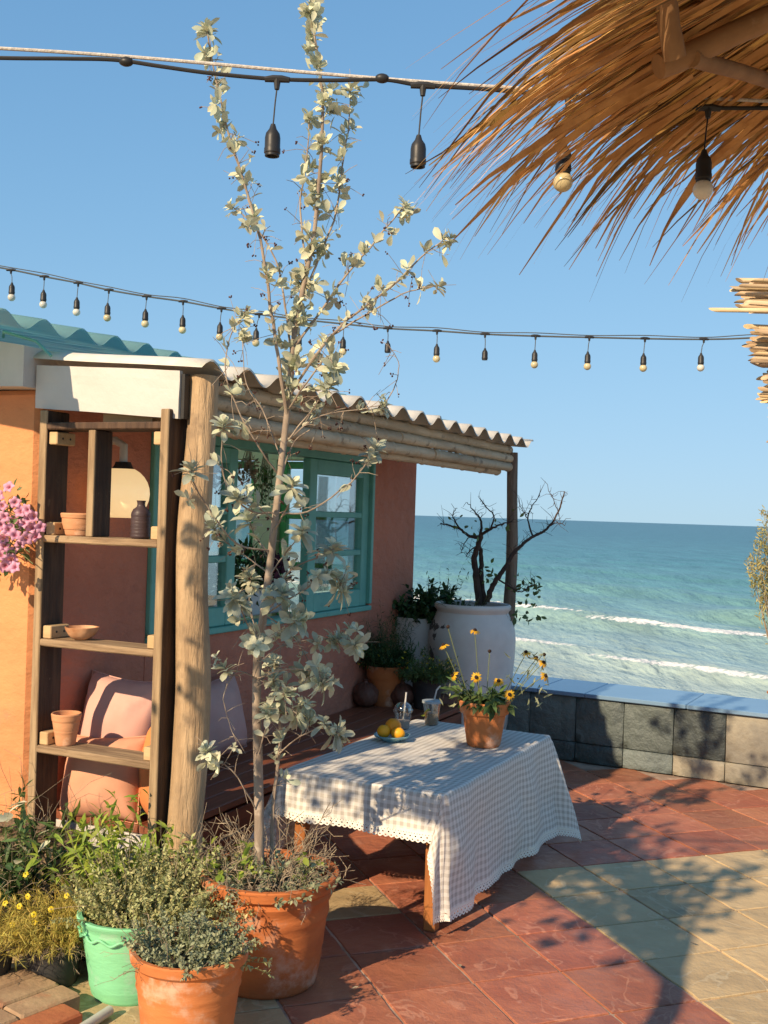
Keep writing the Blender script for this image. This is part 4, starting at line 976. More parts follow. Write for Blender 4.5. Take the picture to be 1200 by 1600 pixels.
branches = [
 ([(448, 655, 0), (436, 570, -.05), (424, 490, -.06), (414, 410, -.07), (392, 320, -.07), (366, 240, -.08), (345, 160, -.08), (330, 90, -.09), (322, 40, -.09)], .0075, .0025, 1.0, 1.0),
 ([(455, 560, 0), (446, 480, .05), (430, 405, .08), (395, 350, .1), (360, 322, .12)], .005, .002, .25, 1.0),
 ([(458, 545, 0), (505, 480, .05), (545, 425, .07), (585, 378, .08), (618, 338, .10), (636, 318, .1)], .0055, .002, .75, .9),
 ([(452, 620, 0), (500, 545, -.06), (555, 490, -.1), (620, 440, -.12), (665, 395, -.14), (705, 368, -.14)], .006, .002, .55, .8),
 ([(520, 523, -.07), (580, 487, -.05), (640, 455, -.03), (690, 445, 0)], .004, .0018, .3, .8),
 ([(470, 470, .01), (500, 400, .03), (525, 330, .05), (535, 260, .06), (545, 190, .06), (548, 135, .06)], .005, .002, 1.1, .95),
 ([(480, 430, .01), (470, 330, .06), (478, 250, .09), (485, 180, .1)], .0045, .002, .5, .85),
 ([(450, 640, 0), (485, 590, -.1), (510, 560, -.14), (524, 574, -.16)], .004, .002, .2, 1.3),
 ([(447, 690, 0), (480, 650, -.06), (505, 615, -.12), (513, 602, -.14)], .0035, .002, .2, 1.2),
 ([(446, 690, 0), (500, 650, .06), (560, 640, .1), (600, 632, .12)], .0035, .0015, .15, 1.0),
 ([(600, 632, .12), (618, 600, .13), (622, 565, .13), (606, 538, .12)], .0025, .0012, .0, 1.0),
 ([(438, 745, 0), (405, 700, -.08), (372, 640, -.12), (352, 580, -.14), (362, 520, -.14), (385, 488, -.13)], .004, .0015, .15, .9),
 ([(432, 800, 0), (395, 800, -.06), (360, 770, -.1), (346, 720, -.12), (350, 660, -.14)], .004, .002, .2, 1.2),
 ([(425, 860, 0), (370, 850, -.1), (330, 800, -.16), (303, 755, -.2), (300, 730, -.2)], .004, .002, .12, 1.25),
 ([(432, 800, 0), (480, 800, .05), (540, 760, .1), (572, 725, .13), (587, 700, .14)], .004, .0018, .1, 1.1),
 ([(428, 830, 0), (450, 790, -.1), (458, 755, -.15)], .004, .003, .1, 1.5),
 ([(420, 900, 0), (450, 860, -.06), (475, 825, -.1)], .003, .002, .1, 1.2),
 ([(415, 950, 0), (455, 890, .0), (500, 870, .02), (523, 855, .02)], .0035, .0025, .1, 1.45),
 ([(412, 960, 0), (470, 925, -.1), (512, 895, -.14), (538, 925, -.14)], .0035, .002, .1, 1.3),
 ([(404, 1010, 0), (380, 960, -.1), (365, 930, -.14)], .0035, .0025, .2, 1.5),
 ([(405, 1005, 0), (390, 940, .05), (392, 900, .07)], .003, .002, .2, 1.2),
 ([(410, 965, 0), (430, 940, -.1), (442, 925, -.15)], .003, .002, .2, 1.3),
 ([(403, 1030, 0), (440, 990, -.12), (463, 968, -.18)], .0035, .0025, .2, 1.5),
 ([(403, 1035, 0), (450, 1005, .05), (500, 1000, .1), (528, 998, .12)], .0035, .0025, .2, 1.5),
 ([(528, 998, .12), (545, 1000, .1), (556, 1010, .08)], .0025, .002, .1, 1.3),
 ([(402, 1060, 0), (450, 1045, -.08), (492, 1050, -.12), (508, 1072, -.13)], .003, .002, .2, 1.3),
 ([(402, 1070, 0), (420, 1050, .1), (428, 1040, .12)], .003, .002, .1, 1.1),
 ([(402, 1060, 0), (370, 1050, -.05), (350, 1085, -.08), (358, 1130, -.08), (370, 1160, -.08)], .003, .001, .0, 1),
 ([(385, 1050, -.03), (362, 1055, -.06), (350, 1040, -.07)], .002, .0015, .0, .9),
 ([(425, 1360, .03), (426, 1270, .04), (437, 1170, .03), (436, 1100, .0), (428, 1055, -.02)], .009, .004, .06, 1.0),
 ([(435, 1125, 0), (455, 1110, -.05), (468, 1120, -.07)], .003, .002, .1, 1.35),
 ([(432, 1180, .02), (470, 1150, -.05), (500, 1138, -.08), (530, 1146, -.1)], .003, .002, .15, 1.2),
 ([(403, 1180, .0), (418, 1130, -.06), (420, 1105, -.08)], .003, .0018, .1, 1.0),
 ([(402, 1130, 0), (432, 1095, -.04), (446, 1080, -.05)], .003, .0015, .1, .9),
 ([(403, 1270, 0), (372, 1215, -.1), (345, 1190, -.13), (320, 1172, -.14)], .0035, .0015, .12, .9),
 ([(425, 870, 0), (400, 840, .08), (388, 808, .1)], .003, .002, .2, 1.3),
 ([(436, 760, 0), (460, 690, .12), (500, 660, .14), (487, 643, .14)], .003, .002, .1, 1.0),
 ([(440, 720, 0), (410, 640, .06), (385, 600, .1), (378, 520, .12)], .003, .0015, .2, .9),
 ([(420, 895, 0), (385, 870, .05), (345, 840, .02), (333, 823, .0)], .003, .002, .2, 1.3),
 ([(430, 815, 0), (400, 790, -.1), (370, 775, -.15)], .003, .002, .2, 1.3),
 ([(412, 960, 0), (450, 985, .1), (480, 1030, .14), (484, 1060, .14)], .003, .002, .3, 1.4),
 ([(404, 1010, 0), (400, 990, -.1), (402, 1005, -.16)], .003, .002, .1, 1.2),
]
leafs = []      # (pos, dir, normal, size, pixel y)
brm = MB(); berries = MB()
for pts, r0, r1, lf, ls in branches:
    pp = smoothpath([px(*p) for p in pts], 5); n = len(pp)
    pp = [q+Vector((vnoise(i*.5, r0*999), vnoise(i*.5+9, r0*999), vnoise(i*.5+5, r0*777)))*.004 for i, q in enumerate(pp)]
    MB().tube(pp, [.82*lerp(r0, r1, i/(n-1)) for i in range(n)], 7).build('branch', m_tbark, tree, True)
    Ln = sum((pp[i+1]-pp[i]).length for i in range(n-1))
    def rosette(tip, td, base_s, cnt, r=.25):
        td2 = (td*.7+Vector((0, -.2, .55))+rdir()*.25).normalized(); s1 = td2.orthogonal().normalized(); s2 = td2.cross(s1); a0 = U(0, 6)
        for k in range(cnt):
            a = a0+k*2.4+U(-.3, .3); el = lerp(1.3, -.35, (k/cnt)**.8)+U(-.25, .25)
            d = (s1*math.cos(a)+s2*math.sin(a))*math.cos(el)+td2*math.sin(el)+rdir()*.22
            leafs.append((tip-td2*.005*k*r, d, td2*1.2+rdir()*.35, base_s*U(.45, 1.15)*(1.0 if k > 4 else .55)))
    tip = pp[-1]; td = (pp[-1]-pp[-3]).normalized(); base_s = .047*min(ls, 1.35); low = tip.z < 1.35
    if lf > 0 or ls < 1:
        rosette(tip, td, base_s, int(17+5*ls))
        if low:         # smaller rosettes on short side shoots behind the tip
            for q in range(random.randint(1, 3)):
                j = random.randint(n//2, n-2); d = (td+rdir()*1.1+Vector((0, 0, .3))).normalized(); e = pp[j]+d*U(.03, .075)
                brm.tube([pp[j], pp[j].lerp(e, .5)+rdir()*.005, e], [.0016, .0014, .0012], 5); rosette(e, d, base_s*U(.6, .85), random.randint(9, 15))
    # clumps of leaves along the shoot, with bare stretches between
    q = U(.12, .2) if lf > .5 else U(.35, .5)
    while lf > .05 and q < .97:
        i = int(q*(n-1)); i = min(i, n-2); p = pp[i]; tdir = (pp[i+1]-pp[i]).normalized()
        if random.random() < .5:      # on a short twig
            d = (rdir()+tdir*.5+Vector((0, 0, .3))).normalized(); e = p+d*U(.015, .05); brm.tube([p, p.lerp(e, .5)+rdir()*.003, e], [.0014, .0012, .001], 4)
        else: d, e = tdir, p
        m_n = random.choice((2, 3, 4, 5, 6, 8, 10))
        for k in range(m_n):
            leafs.append((e+rdir()*U(.0, .014), (d*.5+rdir()+Vector((0, 0, .3))).normalized(), rdir()+Vector((0, -.4, .3)), U(.018, .052)*(.8+.2*ls)))
        q += U(.012, .05)/max(.05, Ln)*(1/max(.3, lf))*.85
    # side twiglets with berries
    for k in range(int(3+Ln*30)):
        q = U(.2, 1)*(n-1); i = int(min(q, n-2)); p = pp[i]; d = (rdir()+Vector((0, 0, .2))).normalized(); L_ = U(.02, .10)
        e = p+d*L_+Vector((0, 0, -.01)); brm.tube([p, p+d*L_*.5+rdir()*.004, e], [.0013, .001, .0008], 4)
        if random.random() < .45 and p.z > 1.2:
            for m_ in range(random.randint(2, 6)): berries.sphere(e+rdir()*.006, U(.0022, .0038), 5, 4)
# leaves along the upper trunk
i = int(nT*.50)
while i < nT-1:
    p = tr_pts[i]; d = rdir()+Vector((0, 0, .5)); e = p+d.normalized()*U(0, .05)
    if (e-p).length > .012: brm.tube([p, p.lerp(e, .5)+rdir()*.004, e], [.0015, .0013, .001], 4)
    for k in range(random.choice((2, 4, 5, 7, 10, 13))): leafs.append((e+rdir()*U(0, .018), (rdir()+Vector((0, 0, .45))).normalized(), rdir()+Vector((0, -.4, .4)), U(.02, .05)))
    i += random.choice((0, 0, 1, 1))
tip = tr_pts[-1]
brm.build('twigs', m_tbark, tree, kind='stuff'); berries.build('berries', m_berry, tree, 'all', kind='stuff')
leaf_me = []
for k in range(6):
    V, Fq = leaf_tpl(U(.36, .48), U(.10, .26), U(-.1, .30), U(.60, .72), 7)
    me = npmesh('leaf', V, Fq, m_silver, True); leaf_me.append(me)
leafs.sort(key=lambda q: -q[3])
for p, d, nn, s in leafs[:295]: link('leaf', random.choice(leaf_me), tree, None, leaf_matrix(p, d, nn, s))
R_ = leafs[295:]
V, Fq = cloud(leaf_tpl(.50, .16, .16, .64, 5), [q[0] for q in R_], [q[1] for q in R_], [q[2] for q in R_], [q[3] for q in R_])
link('small_leaves', npmesh('small_leaves', V, Fq, m_silver2, True), tree, 'stuff')
print('tree leaves', len(leafs))
# dry ground cover in the big pot
def scrub(parent, c, r, n, ln, mt, th=.0012, up=1.0, curl=.6, kids=2, spread=1.0, name='dry_twigs'):
    b = MB()
    for i in range(n):
        a = U(0, 2*PI); q = r*math.sqrt(random.random()); p = Vector(c)+Vector((q*math.cos(a), q*math.sin(a), 0))
        d = Vector((math.cos(a)*spread*U(0, 1), math.sin(a)*spread*U(0, 1), up*U(.3, 1))).normalized(); L_ = U(*ln); pts = [p]
        for k in range(5):
            d = (d+rdir()*curl*.4).normalized(); pts.append(pts[-1]+d*L_/5)
        b.tube(pts, [th*(1-.12*k) for k in range(6)], 4)
        for m_ in range(kids):
            s = pts[random.randint(2, 4)]; e = (d+rdir()*1.1).normalized(); b.tube([s, s+e*L_*.18, s+(e+rdir()*.4)*L_*.3], th*.7, 3)
    return b.build(name, mt, parent, kind='stuff')
def herb(parent, c, r, n, ln, mt, tpl, size, per, up=1.0, spread=1.0, curl=.5, stemmat=None, name='foliage', lean=(0, 0, 0), start=.15, leafup=.5, th=.0013):
    st = MB(); P = []; D = []; Nn = []; Sz = []
    for i in range(n):
        a = U(0, 2*PI); q = math.sqrt(random.random()); p = Vector(c)+Vector((r*q*math.cos(a), r*q*math.sin(a), 0))
        d = (Vector((math.cos(a)*q*spread, math.sin(a)*q*spread, up))+rdir()*.35+Vector(lean)).normalized(); L_ = U(*ln)*(1-.25*q); pts = [p]
        for k in range(5):
            d = (d+rdir()*curl*.35+Vector((0, 0, -.05*spread))).normalized(); pts.append(pts[-1]+d*L_/5)
        st.tube(pts, [th*(1-.13*k) for k in range(6)], 3, cap=False)
        for k in range(per):
            t = lerp(start, 1, random.random())*5; j = int(min(t, 4)); 
            P.append(pts[j].lerp(pts[j+1], t-j)); D.append(rdir()*1.0+d*leafup); Nn.append(rdir()*.6+Vector((0, 0, 1))); Sz.append(U(*size))
    st.build('stems', stemmat or m_greenstem, parent, kind='stuff')
    V, Fq = cloud(tpl, P, D, Nn, Sz); link(name, npmesh(name, V, Fq, mt), parent, 'stuff')
scrub(tree, (0, 0, .315), .17, 170, (.07, .17), m_dry, .0013, .6, 1.3, 3, 1.0)
scrub(tree, (-.04, .08, .315), .13, 40, (.14, .26), m_dry, .0016, 1.0, .8, 3, .8)
herb(tree, (0, -.02, .315), .18, 90, (.05, .11), m_herbgrey, T_OVAL, (.012, .024), 16, .7, 1.2)
herb(tree, (-.12, .02, .32), .06, 16, (.08, .15), m_lime, T_OVAL, (.02, .045), 8, .8, 1.0, name='green_shoots')
herb(tree, (.06, .0, .32), .07, 8, (.06, .12), m_lime, T_OVAL, (.02, .04), 6, .8, 1.0, name='green_shoots')

# ------------------------------------------------------------------ the other pots in front
pc = Vector((-.499, 3.02, 0))
t = thing('herb_pot', 'ribbed terracotta pot of grey green herbs nearest the viewer', 'potted plant', pc)
MB().lathe(potprof(.118, .152, .282, .030, .012, .016, ((.215, .006, .004), (.205, .005, -.003), (.19, .006, .004), (.06, .006, .003))), (0, 0, 0), 52, wob=lambda a, z: 1+.006*math.sin(a*2+z*8)).build('pot', m_terra, t, 40)
MB().lathe([(.14, .235), (.08, .245), (.001, .25)], (0, 0, 0), 22).build('soil', m_soil, t, True)
herb(t, (.0, 0, .25), .12, 130, (.05, .15), m_herbgrey, T_OVAL, (.008, .016), 46, 1.0, .75, .5)
herb(t, (.05, -.01, .25), .08, 14, (.14, .22), m_herbgrey, T_OVAL, (.009, .016), 26, 1.0, 1.0, .5, name='tall_shoots')
herb(t, (.10, -.04, .25), .03, 9, (.10, .16), m_herb, T_OVAL, (.010, .018), 22, .35, 1.2, .5, name='trailing_shoots', lean=(.9, -.2, -.1))
scrub(t, (-.06, -.06, .245), .07, 26, (.08, .16), m_dry, .0010, .7, 1.0, 1)
pc = Vector((-.735, 3.385, 0))
t = thing('green_herb_pot', 'mint green painted pot with wavy trim and bushy herbs', 'potted plant', pc)
MB().lathe(potprof(.125, .166, .245, .020, .008, .016, ((.035, .006, .004), (.025, .004, -.002))), (0, 0, 0), 52, wob=lambda a, z: 1+.008*math.sin(a*3+z*10)+.006*math.sin(a*11)*(z > .22)).build('pot', m_mint, t, 40)
for row, ph in ((.200, 0),):
    tr_ = [(Vector((math.cos(a), math.sin(a), 0))*(.1655+.002*math.sin(q))+Vector((0, 0, row+.007*math.sin(a*15+ph)))) for q, a in enumerate([2*PI*i/130 for i in range(131)])]
    MB().tube(tr_, .0042, 6, cap=False).build('wavy_trim', m_mint, t, True)
MB().lathe([(.15, .205), (.08, .212), (.001, .215)], (0, 0, 0), 22).build('soil', m_soil, t, True)
herb(t, (.03, .0, .21), .13, 230, (.12, .28), m_herb, T_OVAL, (.008, .016), 60, 1.0, .85, .5, lean=(.12, -.1, 0))
herb(t, (.12, -.02, .22), .10, 100, (.16, .30), m_herb, T_OVAL, (.008, .017), 48, .9, .9, .5, name='side_foliage', lean=(.5, -.1, 0))
scrub(t, (.05, 0, .22), .10, 40, (.2, .36), m_dry, .0010, 1, .7, 1)
lm = Vector((-.845, 3.58, .0))
t = thing('lime_plant', 'lime green leafy plant in front of the slatted crate', 'potted plant', lm)
MB().lathe(potprof(.07, .09, .17, .02, .004, .006), (0, 0, 0), 28).build('pot', m_blackpot, t, 40)
herb(t, (.02, .0, .16), .05, 22, (.34, .47), m_lime, T_NARROW, (.045, .075), 20, 1.0, .55, .35, start=.35, leafup=.1)
cr = thing('slatted_crate', 'weathered wooden slatted crate behind the herb pots', 'crate', hw(-.22, .50, 0), HRZ)
for i in range(7): MB().box((-.10, -.20+i*.088, .16), (.014, .070, .31+.012*hash01(i)), bev=.003).build('slat', m_crate, cr)
for zz in (.05, .275): MB().box((-.085, .06, zz), (.016, .60, .05), bev=.003).build('rail', m_crate, cr)
MB().box((-.01, .06, .332), (.20, .60, .022), bev=.003).build('top_board', m_crate, cr)
for yy in (-.245, .365): MB().box((-.01, yy, .16), (.16, .018, .31), bev=.003).build('side_board', m_crate, cr)
# black nursery pots and yellow flowers
def blackpot(label, c, r, h, name='nursery_pot'):
    t = thing(name, label, 'potted plant', c)
    MB().lathe(potprof(r*.82, r, h, .016, .004, .004), (0, 0, 0), 30).build('pot', m_blackpot, t, 40)
    MB().lathe([(r*.9, h-.03), (.001, h-.02)], (0, 0, 0), 18).build('soil', m_soil, t); return t
c = Vector((-.99, 3.42, 0)); t = blackpot('bushy yellow flowered plant in a small black pot on the bricks', c, .088, .135)
herb(t, (0, 0, .13), .09, 280, (.10, .21), m_yellowgreen, T_NEEDLE, (.016, .032), 28, 1.15, 1.15, .7, stemmat=m_yellowgreen)
herb(t, (.0, -.03, .13), .09, 45, (.06, .12), m_dry, T_NEEDLE, (.015, .025), 12, .3, 1.4, .8, stemmat=m_dry, name='dry_foliage')
m_yfl = flowerhead(.010, 9, .003, .0032).mesh('flower', m_brightyellow)
for px_, py_ in ((40, 1365), (53, 1428), (54, 1440), (20, 1443), (24, 1457), (104, 1398), (6, 1490), (43, 1400), (80, 1420), (30, 1415), (8, 1410)):
    p = at(px_, py_, 3.33)-c; Mx = Vector((U(-.5, .3), -1, U(.2, 1))).normalized().to_track_quat('Z', 'Y').to_matrix().to_4x4(); Mx.translation = p; link('flower', m_yfl, t, None, Mx)
c = Vector((-1.19, 3.36, 0)); t = blackpot('black pot of straggly weeds at the lower left edge', c, .09, .13)
herb(t, (0, 0, .12), .08, 120, (.12, .24), m_yellowgreen, T_NEEDLE, (.018, .035), 22, .9, 1.2, .7, stemmat=m_yellowgreen)
t = thing('dark_bin', 'dark green plastic tub behind the mint green pot', 'tub', (-.95, 3.66, 0))
MB().lathe(potprof(.085, .10, .20, .02, .004, .005), (0, 0, 0), 32).build('pot', m_blackpot, t, 40)
c = Vector((-1.14, 3.70, 0)); t = blackpot('tall dark green weedy plant at the foot of the orange gable wall', c, .09, .18)
herb(t, (0, 0, .16), .05, 18, (.28, .48), m_mid, T_NARROW, (.035, .065), 22, 1.0, .5, .35, start=.2, leafup=.2)
herb(t, (-.06, -.03, .16), .07, 20, (.2, .34), m_deep, T_OVAL, (.025, .05), 22, 1.0, .7, .4, name='dark_foliage')
scrub(t, (-.06, -.02, .16), .08, 30, (.25, .5), m_dry, .0012, 1.0, .7, 3, .6)
c = Vector((-1.245, 3.62, 0)); t = blackpot('pale felty leaved plant at the left edge by the gable wall', c, .08, .16)
herb(t, (-.02, 0, .15), .03, 6, (.30, .46), m_silver2, T_OVAL, (.05, .08), 4, 1.0, .4, .3, start=.6)
scrub(t, (.02, 0, .15), .06, 26, (.2, .42), m_dry, .0012, 1.0, .8, 2, .6)
# bricks and pipe
def brick(label, x, y, z, rz, mt, L_=.20, W_=.098, H_=.055):
    o = MB(); o.box((0, 0, H_/2), (L_, W_, H_), bev=.006); o.v = [tuple(Vector(q)+Vector((vnoise(q[0]*30, q[1]*30+x*9, q[2]*30), vnoise(q[0]*30+5, q[1]*30, q[2]*30+y*9), 0))*.003) for q in o.v]
    b = o.build('paver_brick', mt); b.location = (x, y, z); b.rotation_euler = (0, 0, rz); tag(b, label, 'brick', 'loose paver bricks')
br0 = ground(128, 1552, .055); ra = rad(52)
e1_ = Vector((math.cos(ra), math.sin(ra), 0)); e2_ = Vector((-math.sin(ra), math.cos(ra), 0))
for k, (lab, a, b_, mt) in enumerate((('sandy paver brick beside the foot of the mint green pot', -.10, .05, m_brick), ('red edged paver brick nearest the grey pipe', -.17, -.055, m_brickred), ('sandy paver brick second in from the pipe end of the row', -.305, .05, m_brick), ('sandy paver brick in front of the small black pot', -.10, .155, m_brick), ('sandy paver brick at the bottom edge left of the red one', -.375, -.055, m_brick), ('sandy paver brick in the lower left corner', -.305, .155, m_brick), ('sandy paver brick under the left edge weeds', -.10, .26, m_brick), ('brown paver brick at the far left edge', -.305, .26, m_brick))):
    q = br0+e1_*a+e2_*b_; brick(lab, q.x, q.y, .001, ra, mt)
t = MB().tube([ground(172, 1578, .02), ground(110, 1618, .02)], .0145, 16).build('pipe', m_pvc, None, 40); tag(t, 'grey plastic pipe lying on the floor by the mint green pot', 'pipe')

# pink flowers at the left edge
pk = thing('pink_flowers', 'pink trumpet flowers cascading against the orange gable wall', 'flowering plant', hw(-.22, .80, 1.25))
inv = FR[pk.name]
def pinkblossom(k):
    b = MB(); random.seed(50+k)
    for i in range(5):
        a0 = 2*PI*i/5; n = 4; vs = []; fs = []
        for r_, z_, hw_ in ((.02, -.35, .10), (.45, .02, .52), (.8, .10, .62), (1.0, .02, .46)):
            for q in range(n+1):
                t_ = q/n*2-1; a = a0+t_*hw_*1.15
                rr = r_*(1-.30*abs(t_)**2*(r_ > .9)-.08*abs(t_)*(r_ > .7))*(1+.06*math.sin(q*2.5+i+k)); vs.append((rr*math.cos(a), rr*math.sin(a), z_+.10*vnoise(a*3, r_*3, k)+.06*(1-abs(t_))*(r_ > .4)))
        for r in range(3):
            for q in range(n): fs.append((r*(n+1)+q, r*(n+1)+q+1, (r+1)*(n+1)+q+1, (r+1)*(n+1)+q))
        b.add(vs, fs)
    return b.mesh('blossom', m_pink, 'all')
def pinkmat():
    m = mat('pink_petal', (.82, .46, .64), (.76, .38, .57), rough=.55, scale=3, bump=0, trans=.3, objrand=.12)
    t = m.node_tree; N = t.nodes; L = t.links; b = N[m['_b']]; src = b.inputs['Base Color'].links[0].from_socket
    tc = N.new('ShaderNodeTexCoord'); ln = N.new('ShaderNodeVectorMath'); ln.operation = 'LENGTH'; sp = N.new('ShaderNodeVectorMath'); sp.operation = 'MULTIPLY'; sp.inputs[1].default_value = (1, 1, 0)
    L.new(tc.outputs['Object'], sp.inputs[0]); L.new(sp.outputs[0], ln.inputs[0]); mr = N.new('ShaderNodeMapRange'); mr.interpolation_type = 'SMOOTHSTEP'; mr.inputs[1].default_value = .08; mr.inputs[2].default_value = .5; L.new(ln.outputs['Value'], mr.inputs[0])
    mx = N.new('ShaderNodeMix'); mx.data_type = 'RGBA'; L.new(mr.outputs[0], mx.inputs[0]); mx.inputs[6].default_value = (.34, .035, .12, 1); L.new(src, mx.inputs[7]); L.new(mx.outputs[2], b.inputs['Base Color']); return m
m_pink = pinkmat()
blos = [pinkblossom(k) for k in range(4)]; random.seed(99)
PKY = 3.92
pkpos = [(14, 762), (22, 785), (30, 800), (42, 797), (52, 808), (20, 812), (8, 808), (36, 815), (48, 826), (30, 822), (62, 822), (14, 828), (4, 838), (25, 835), (40, 843), (54, 838), (8, 852), (18, 862), (30, 850), (2, 868), (16, 875), (24, 888), (6, 884), (-12, 800), (-16, 830), (-10, 858), (-14, 885), (-4, 775), (4, 792), (-30, 815), (-34, 845), (44, 812), (2, 822), (-25, 868)]
for x_, y_ in pkpos:
    p = inv @ at(x_+U(-2, 2), y_+U(-2, 2), PKY+U(-.05, .03)); d = Vector((U(-.5, .7), -1, U(-.3, .7))); Mx = d.to_track_quat('Z', 'Y').to_matrix().to_4x4() @ Matrix.Rotation(U(0, 6), 4, 'Z') @ Matrix.Scale(U(.021, .029), 4); Mx.translation = p
    link('blossom', random.choice(blos), pk, None, Mx)
bush(pk, at(0, 830, PKY+.06), (.12, .07, .17), 240, m_mid, T_OVAL, (.02, .04), 'leaves')
stm = MB()
for k in range(10):
    stm.tube(smoothpath([inv @ at(-120, 700+k*10, PKY+.05), inv @ at(-60, 740+k*8, PKY+.02), inv @ at(-10+k*4, 780+k*9, PKY+.03), inv @ at(U(0, 55), 800+k*9, PKY)], 4), .002, 5)
stm.build('stems', m_greenstem, pk, True)

# ------------------------------------------------------------------ pots and jars at the far end of the bench
def far(x, y, z): return ground(x, y, z)
c = ground(601, 1104, BZ); c.y += .07
t = thing('bench_flower_pot', 'terracotta pot of dark bushy yellow flowers at the far end of the bench', 'potted plant', c)
MB().lathe(potprof(.085, .118, .24, .07, .006, .012), (0, 0, 0), 36).build('pot', m_terra_big, t, 40)
herb(t, (0, 0, .22), .10, 120, (.12, .26), m_deep, T_NARROW, (.02, .04), 26, 1, .8, .6)
herb(t, (-.01, .05, .24), .08, 60, (.26, .44), m_deep, T_NEEDLE, (.025, .045), 34, 1, .35, .5, name='tall_foliage')
P = []; 
for k in range(26): P.append(Vector((U(-.16, .14), U(-.14, .02), U(.22, .36))))
V, Fq = cloud(T_OVAL, P, [rdir() for q in P], [rdir() for q in P], [.02]*len(P)); link('yellow_blooms', npmesh('yellow_blooms', V, Fq, m_brightyellow), t, 'stuff')
c = ground(668, 1085, BZ); c.y += .05
c = Vector((at(668, 1060, 6.62).x, 6.62, BZ)); t = blackpot('black pot of spreading yellow flowers beside the white jar', c, .095, .19)
herb(t, (0, 0, .17), .09, 130, (.10, .22), m_mid, T_NARROW, (.018, .034), 26, .8, 1.2, .6)
P = [Vector((U(-.19, .17), U(-.16, .05), U(.20, .32))) for k in range(46)]
V, Fq = cloud(T_OVAL, P, [rdir() for q in P], [rdir() for q in P], [.018]*len(P)); link('yellow_blooms', npmesh('yellow_blooms', V, Fq, m_brightyellow), t, 'stuff')
for lab, px_, py_, r in (('round brown clay shell left of the terracotta bench pot', 570, 1104, .080), ('round brown clay shell right of the terracotta bench pot', 628, 1104, .078)):
    c = ground(px_, py_, BZ); t = thing('clay_shell', lab, 'ornament', c)
    MB().sphere((0, 0, r*.92), r, 26, 16, (1, 1, .92), fn=lambda d: 1+.06*math.sin(math.atan2(d.y, d.x)*9+d.z*5)+.04*vnoise(d.x*4, d.y*4, d.z*4)).build('body', m_brown, t, 'all')
    MB().lathe([(.018, 0), (.012, .014), (.02, .024)], (0, 0, r*1.8), 10).build('knob', m_brown, t)
c = ground(642, 1080, BZ); t = thing('amber_bottle', 'brown clay bottle behind the bench pots', 'bottle', c+Vector((-.02, .12, 0)))
MB().lathe([(.04, 0), (.045, .02), (.045, .12), (.03, .16), (.016, .18), (.016, .22), (.012, .22)], (0, 0, 0), 22).build('body', m_brown, t, 40)
for lab, px_, py_, dz in (('flat red brick block on the end of the bench', 700, 1100, 0), ('upper small brick block at the foot of the white jar', 692, 1094, .056)):
    c = ground(px_, py_, BZ); o = MB().box((0, 0, .028), (.20, .10, .055), bev=.005).build('brick_block', m_brown); o.location = c+Vector((0, .02, dz)); o.rotation_euler = (0, 0, HRZ-.9); tag(o, lab, 'brick')
# low masonry block the pots stand on beyond the bench end
blk = MB().box((0, 0, BZ/2-.003), (.62, .50, BZ-.008), bev=.006).build('masonry_plinth', m_brown); blk.location = (hw(3.84, .34, 0)); blk.rotation_euler = (0, 0, HRZ); tag(blk, 'dark low plinth between the bench end and the white jar', 'plinth')
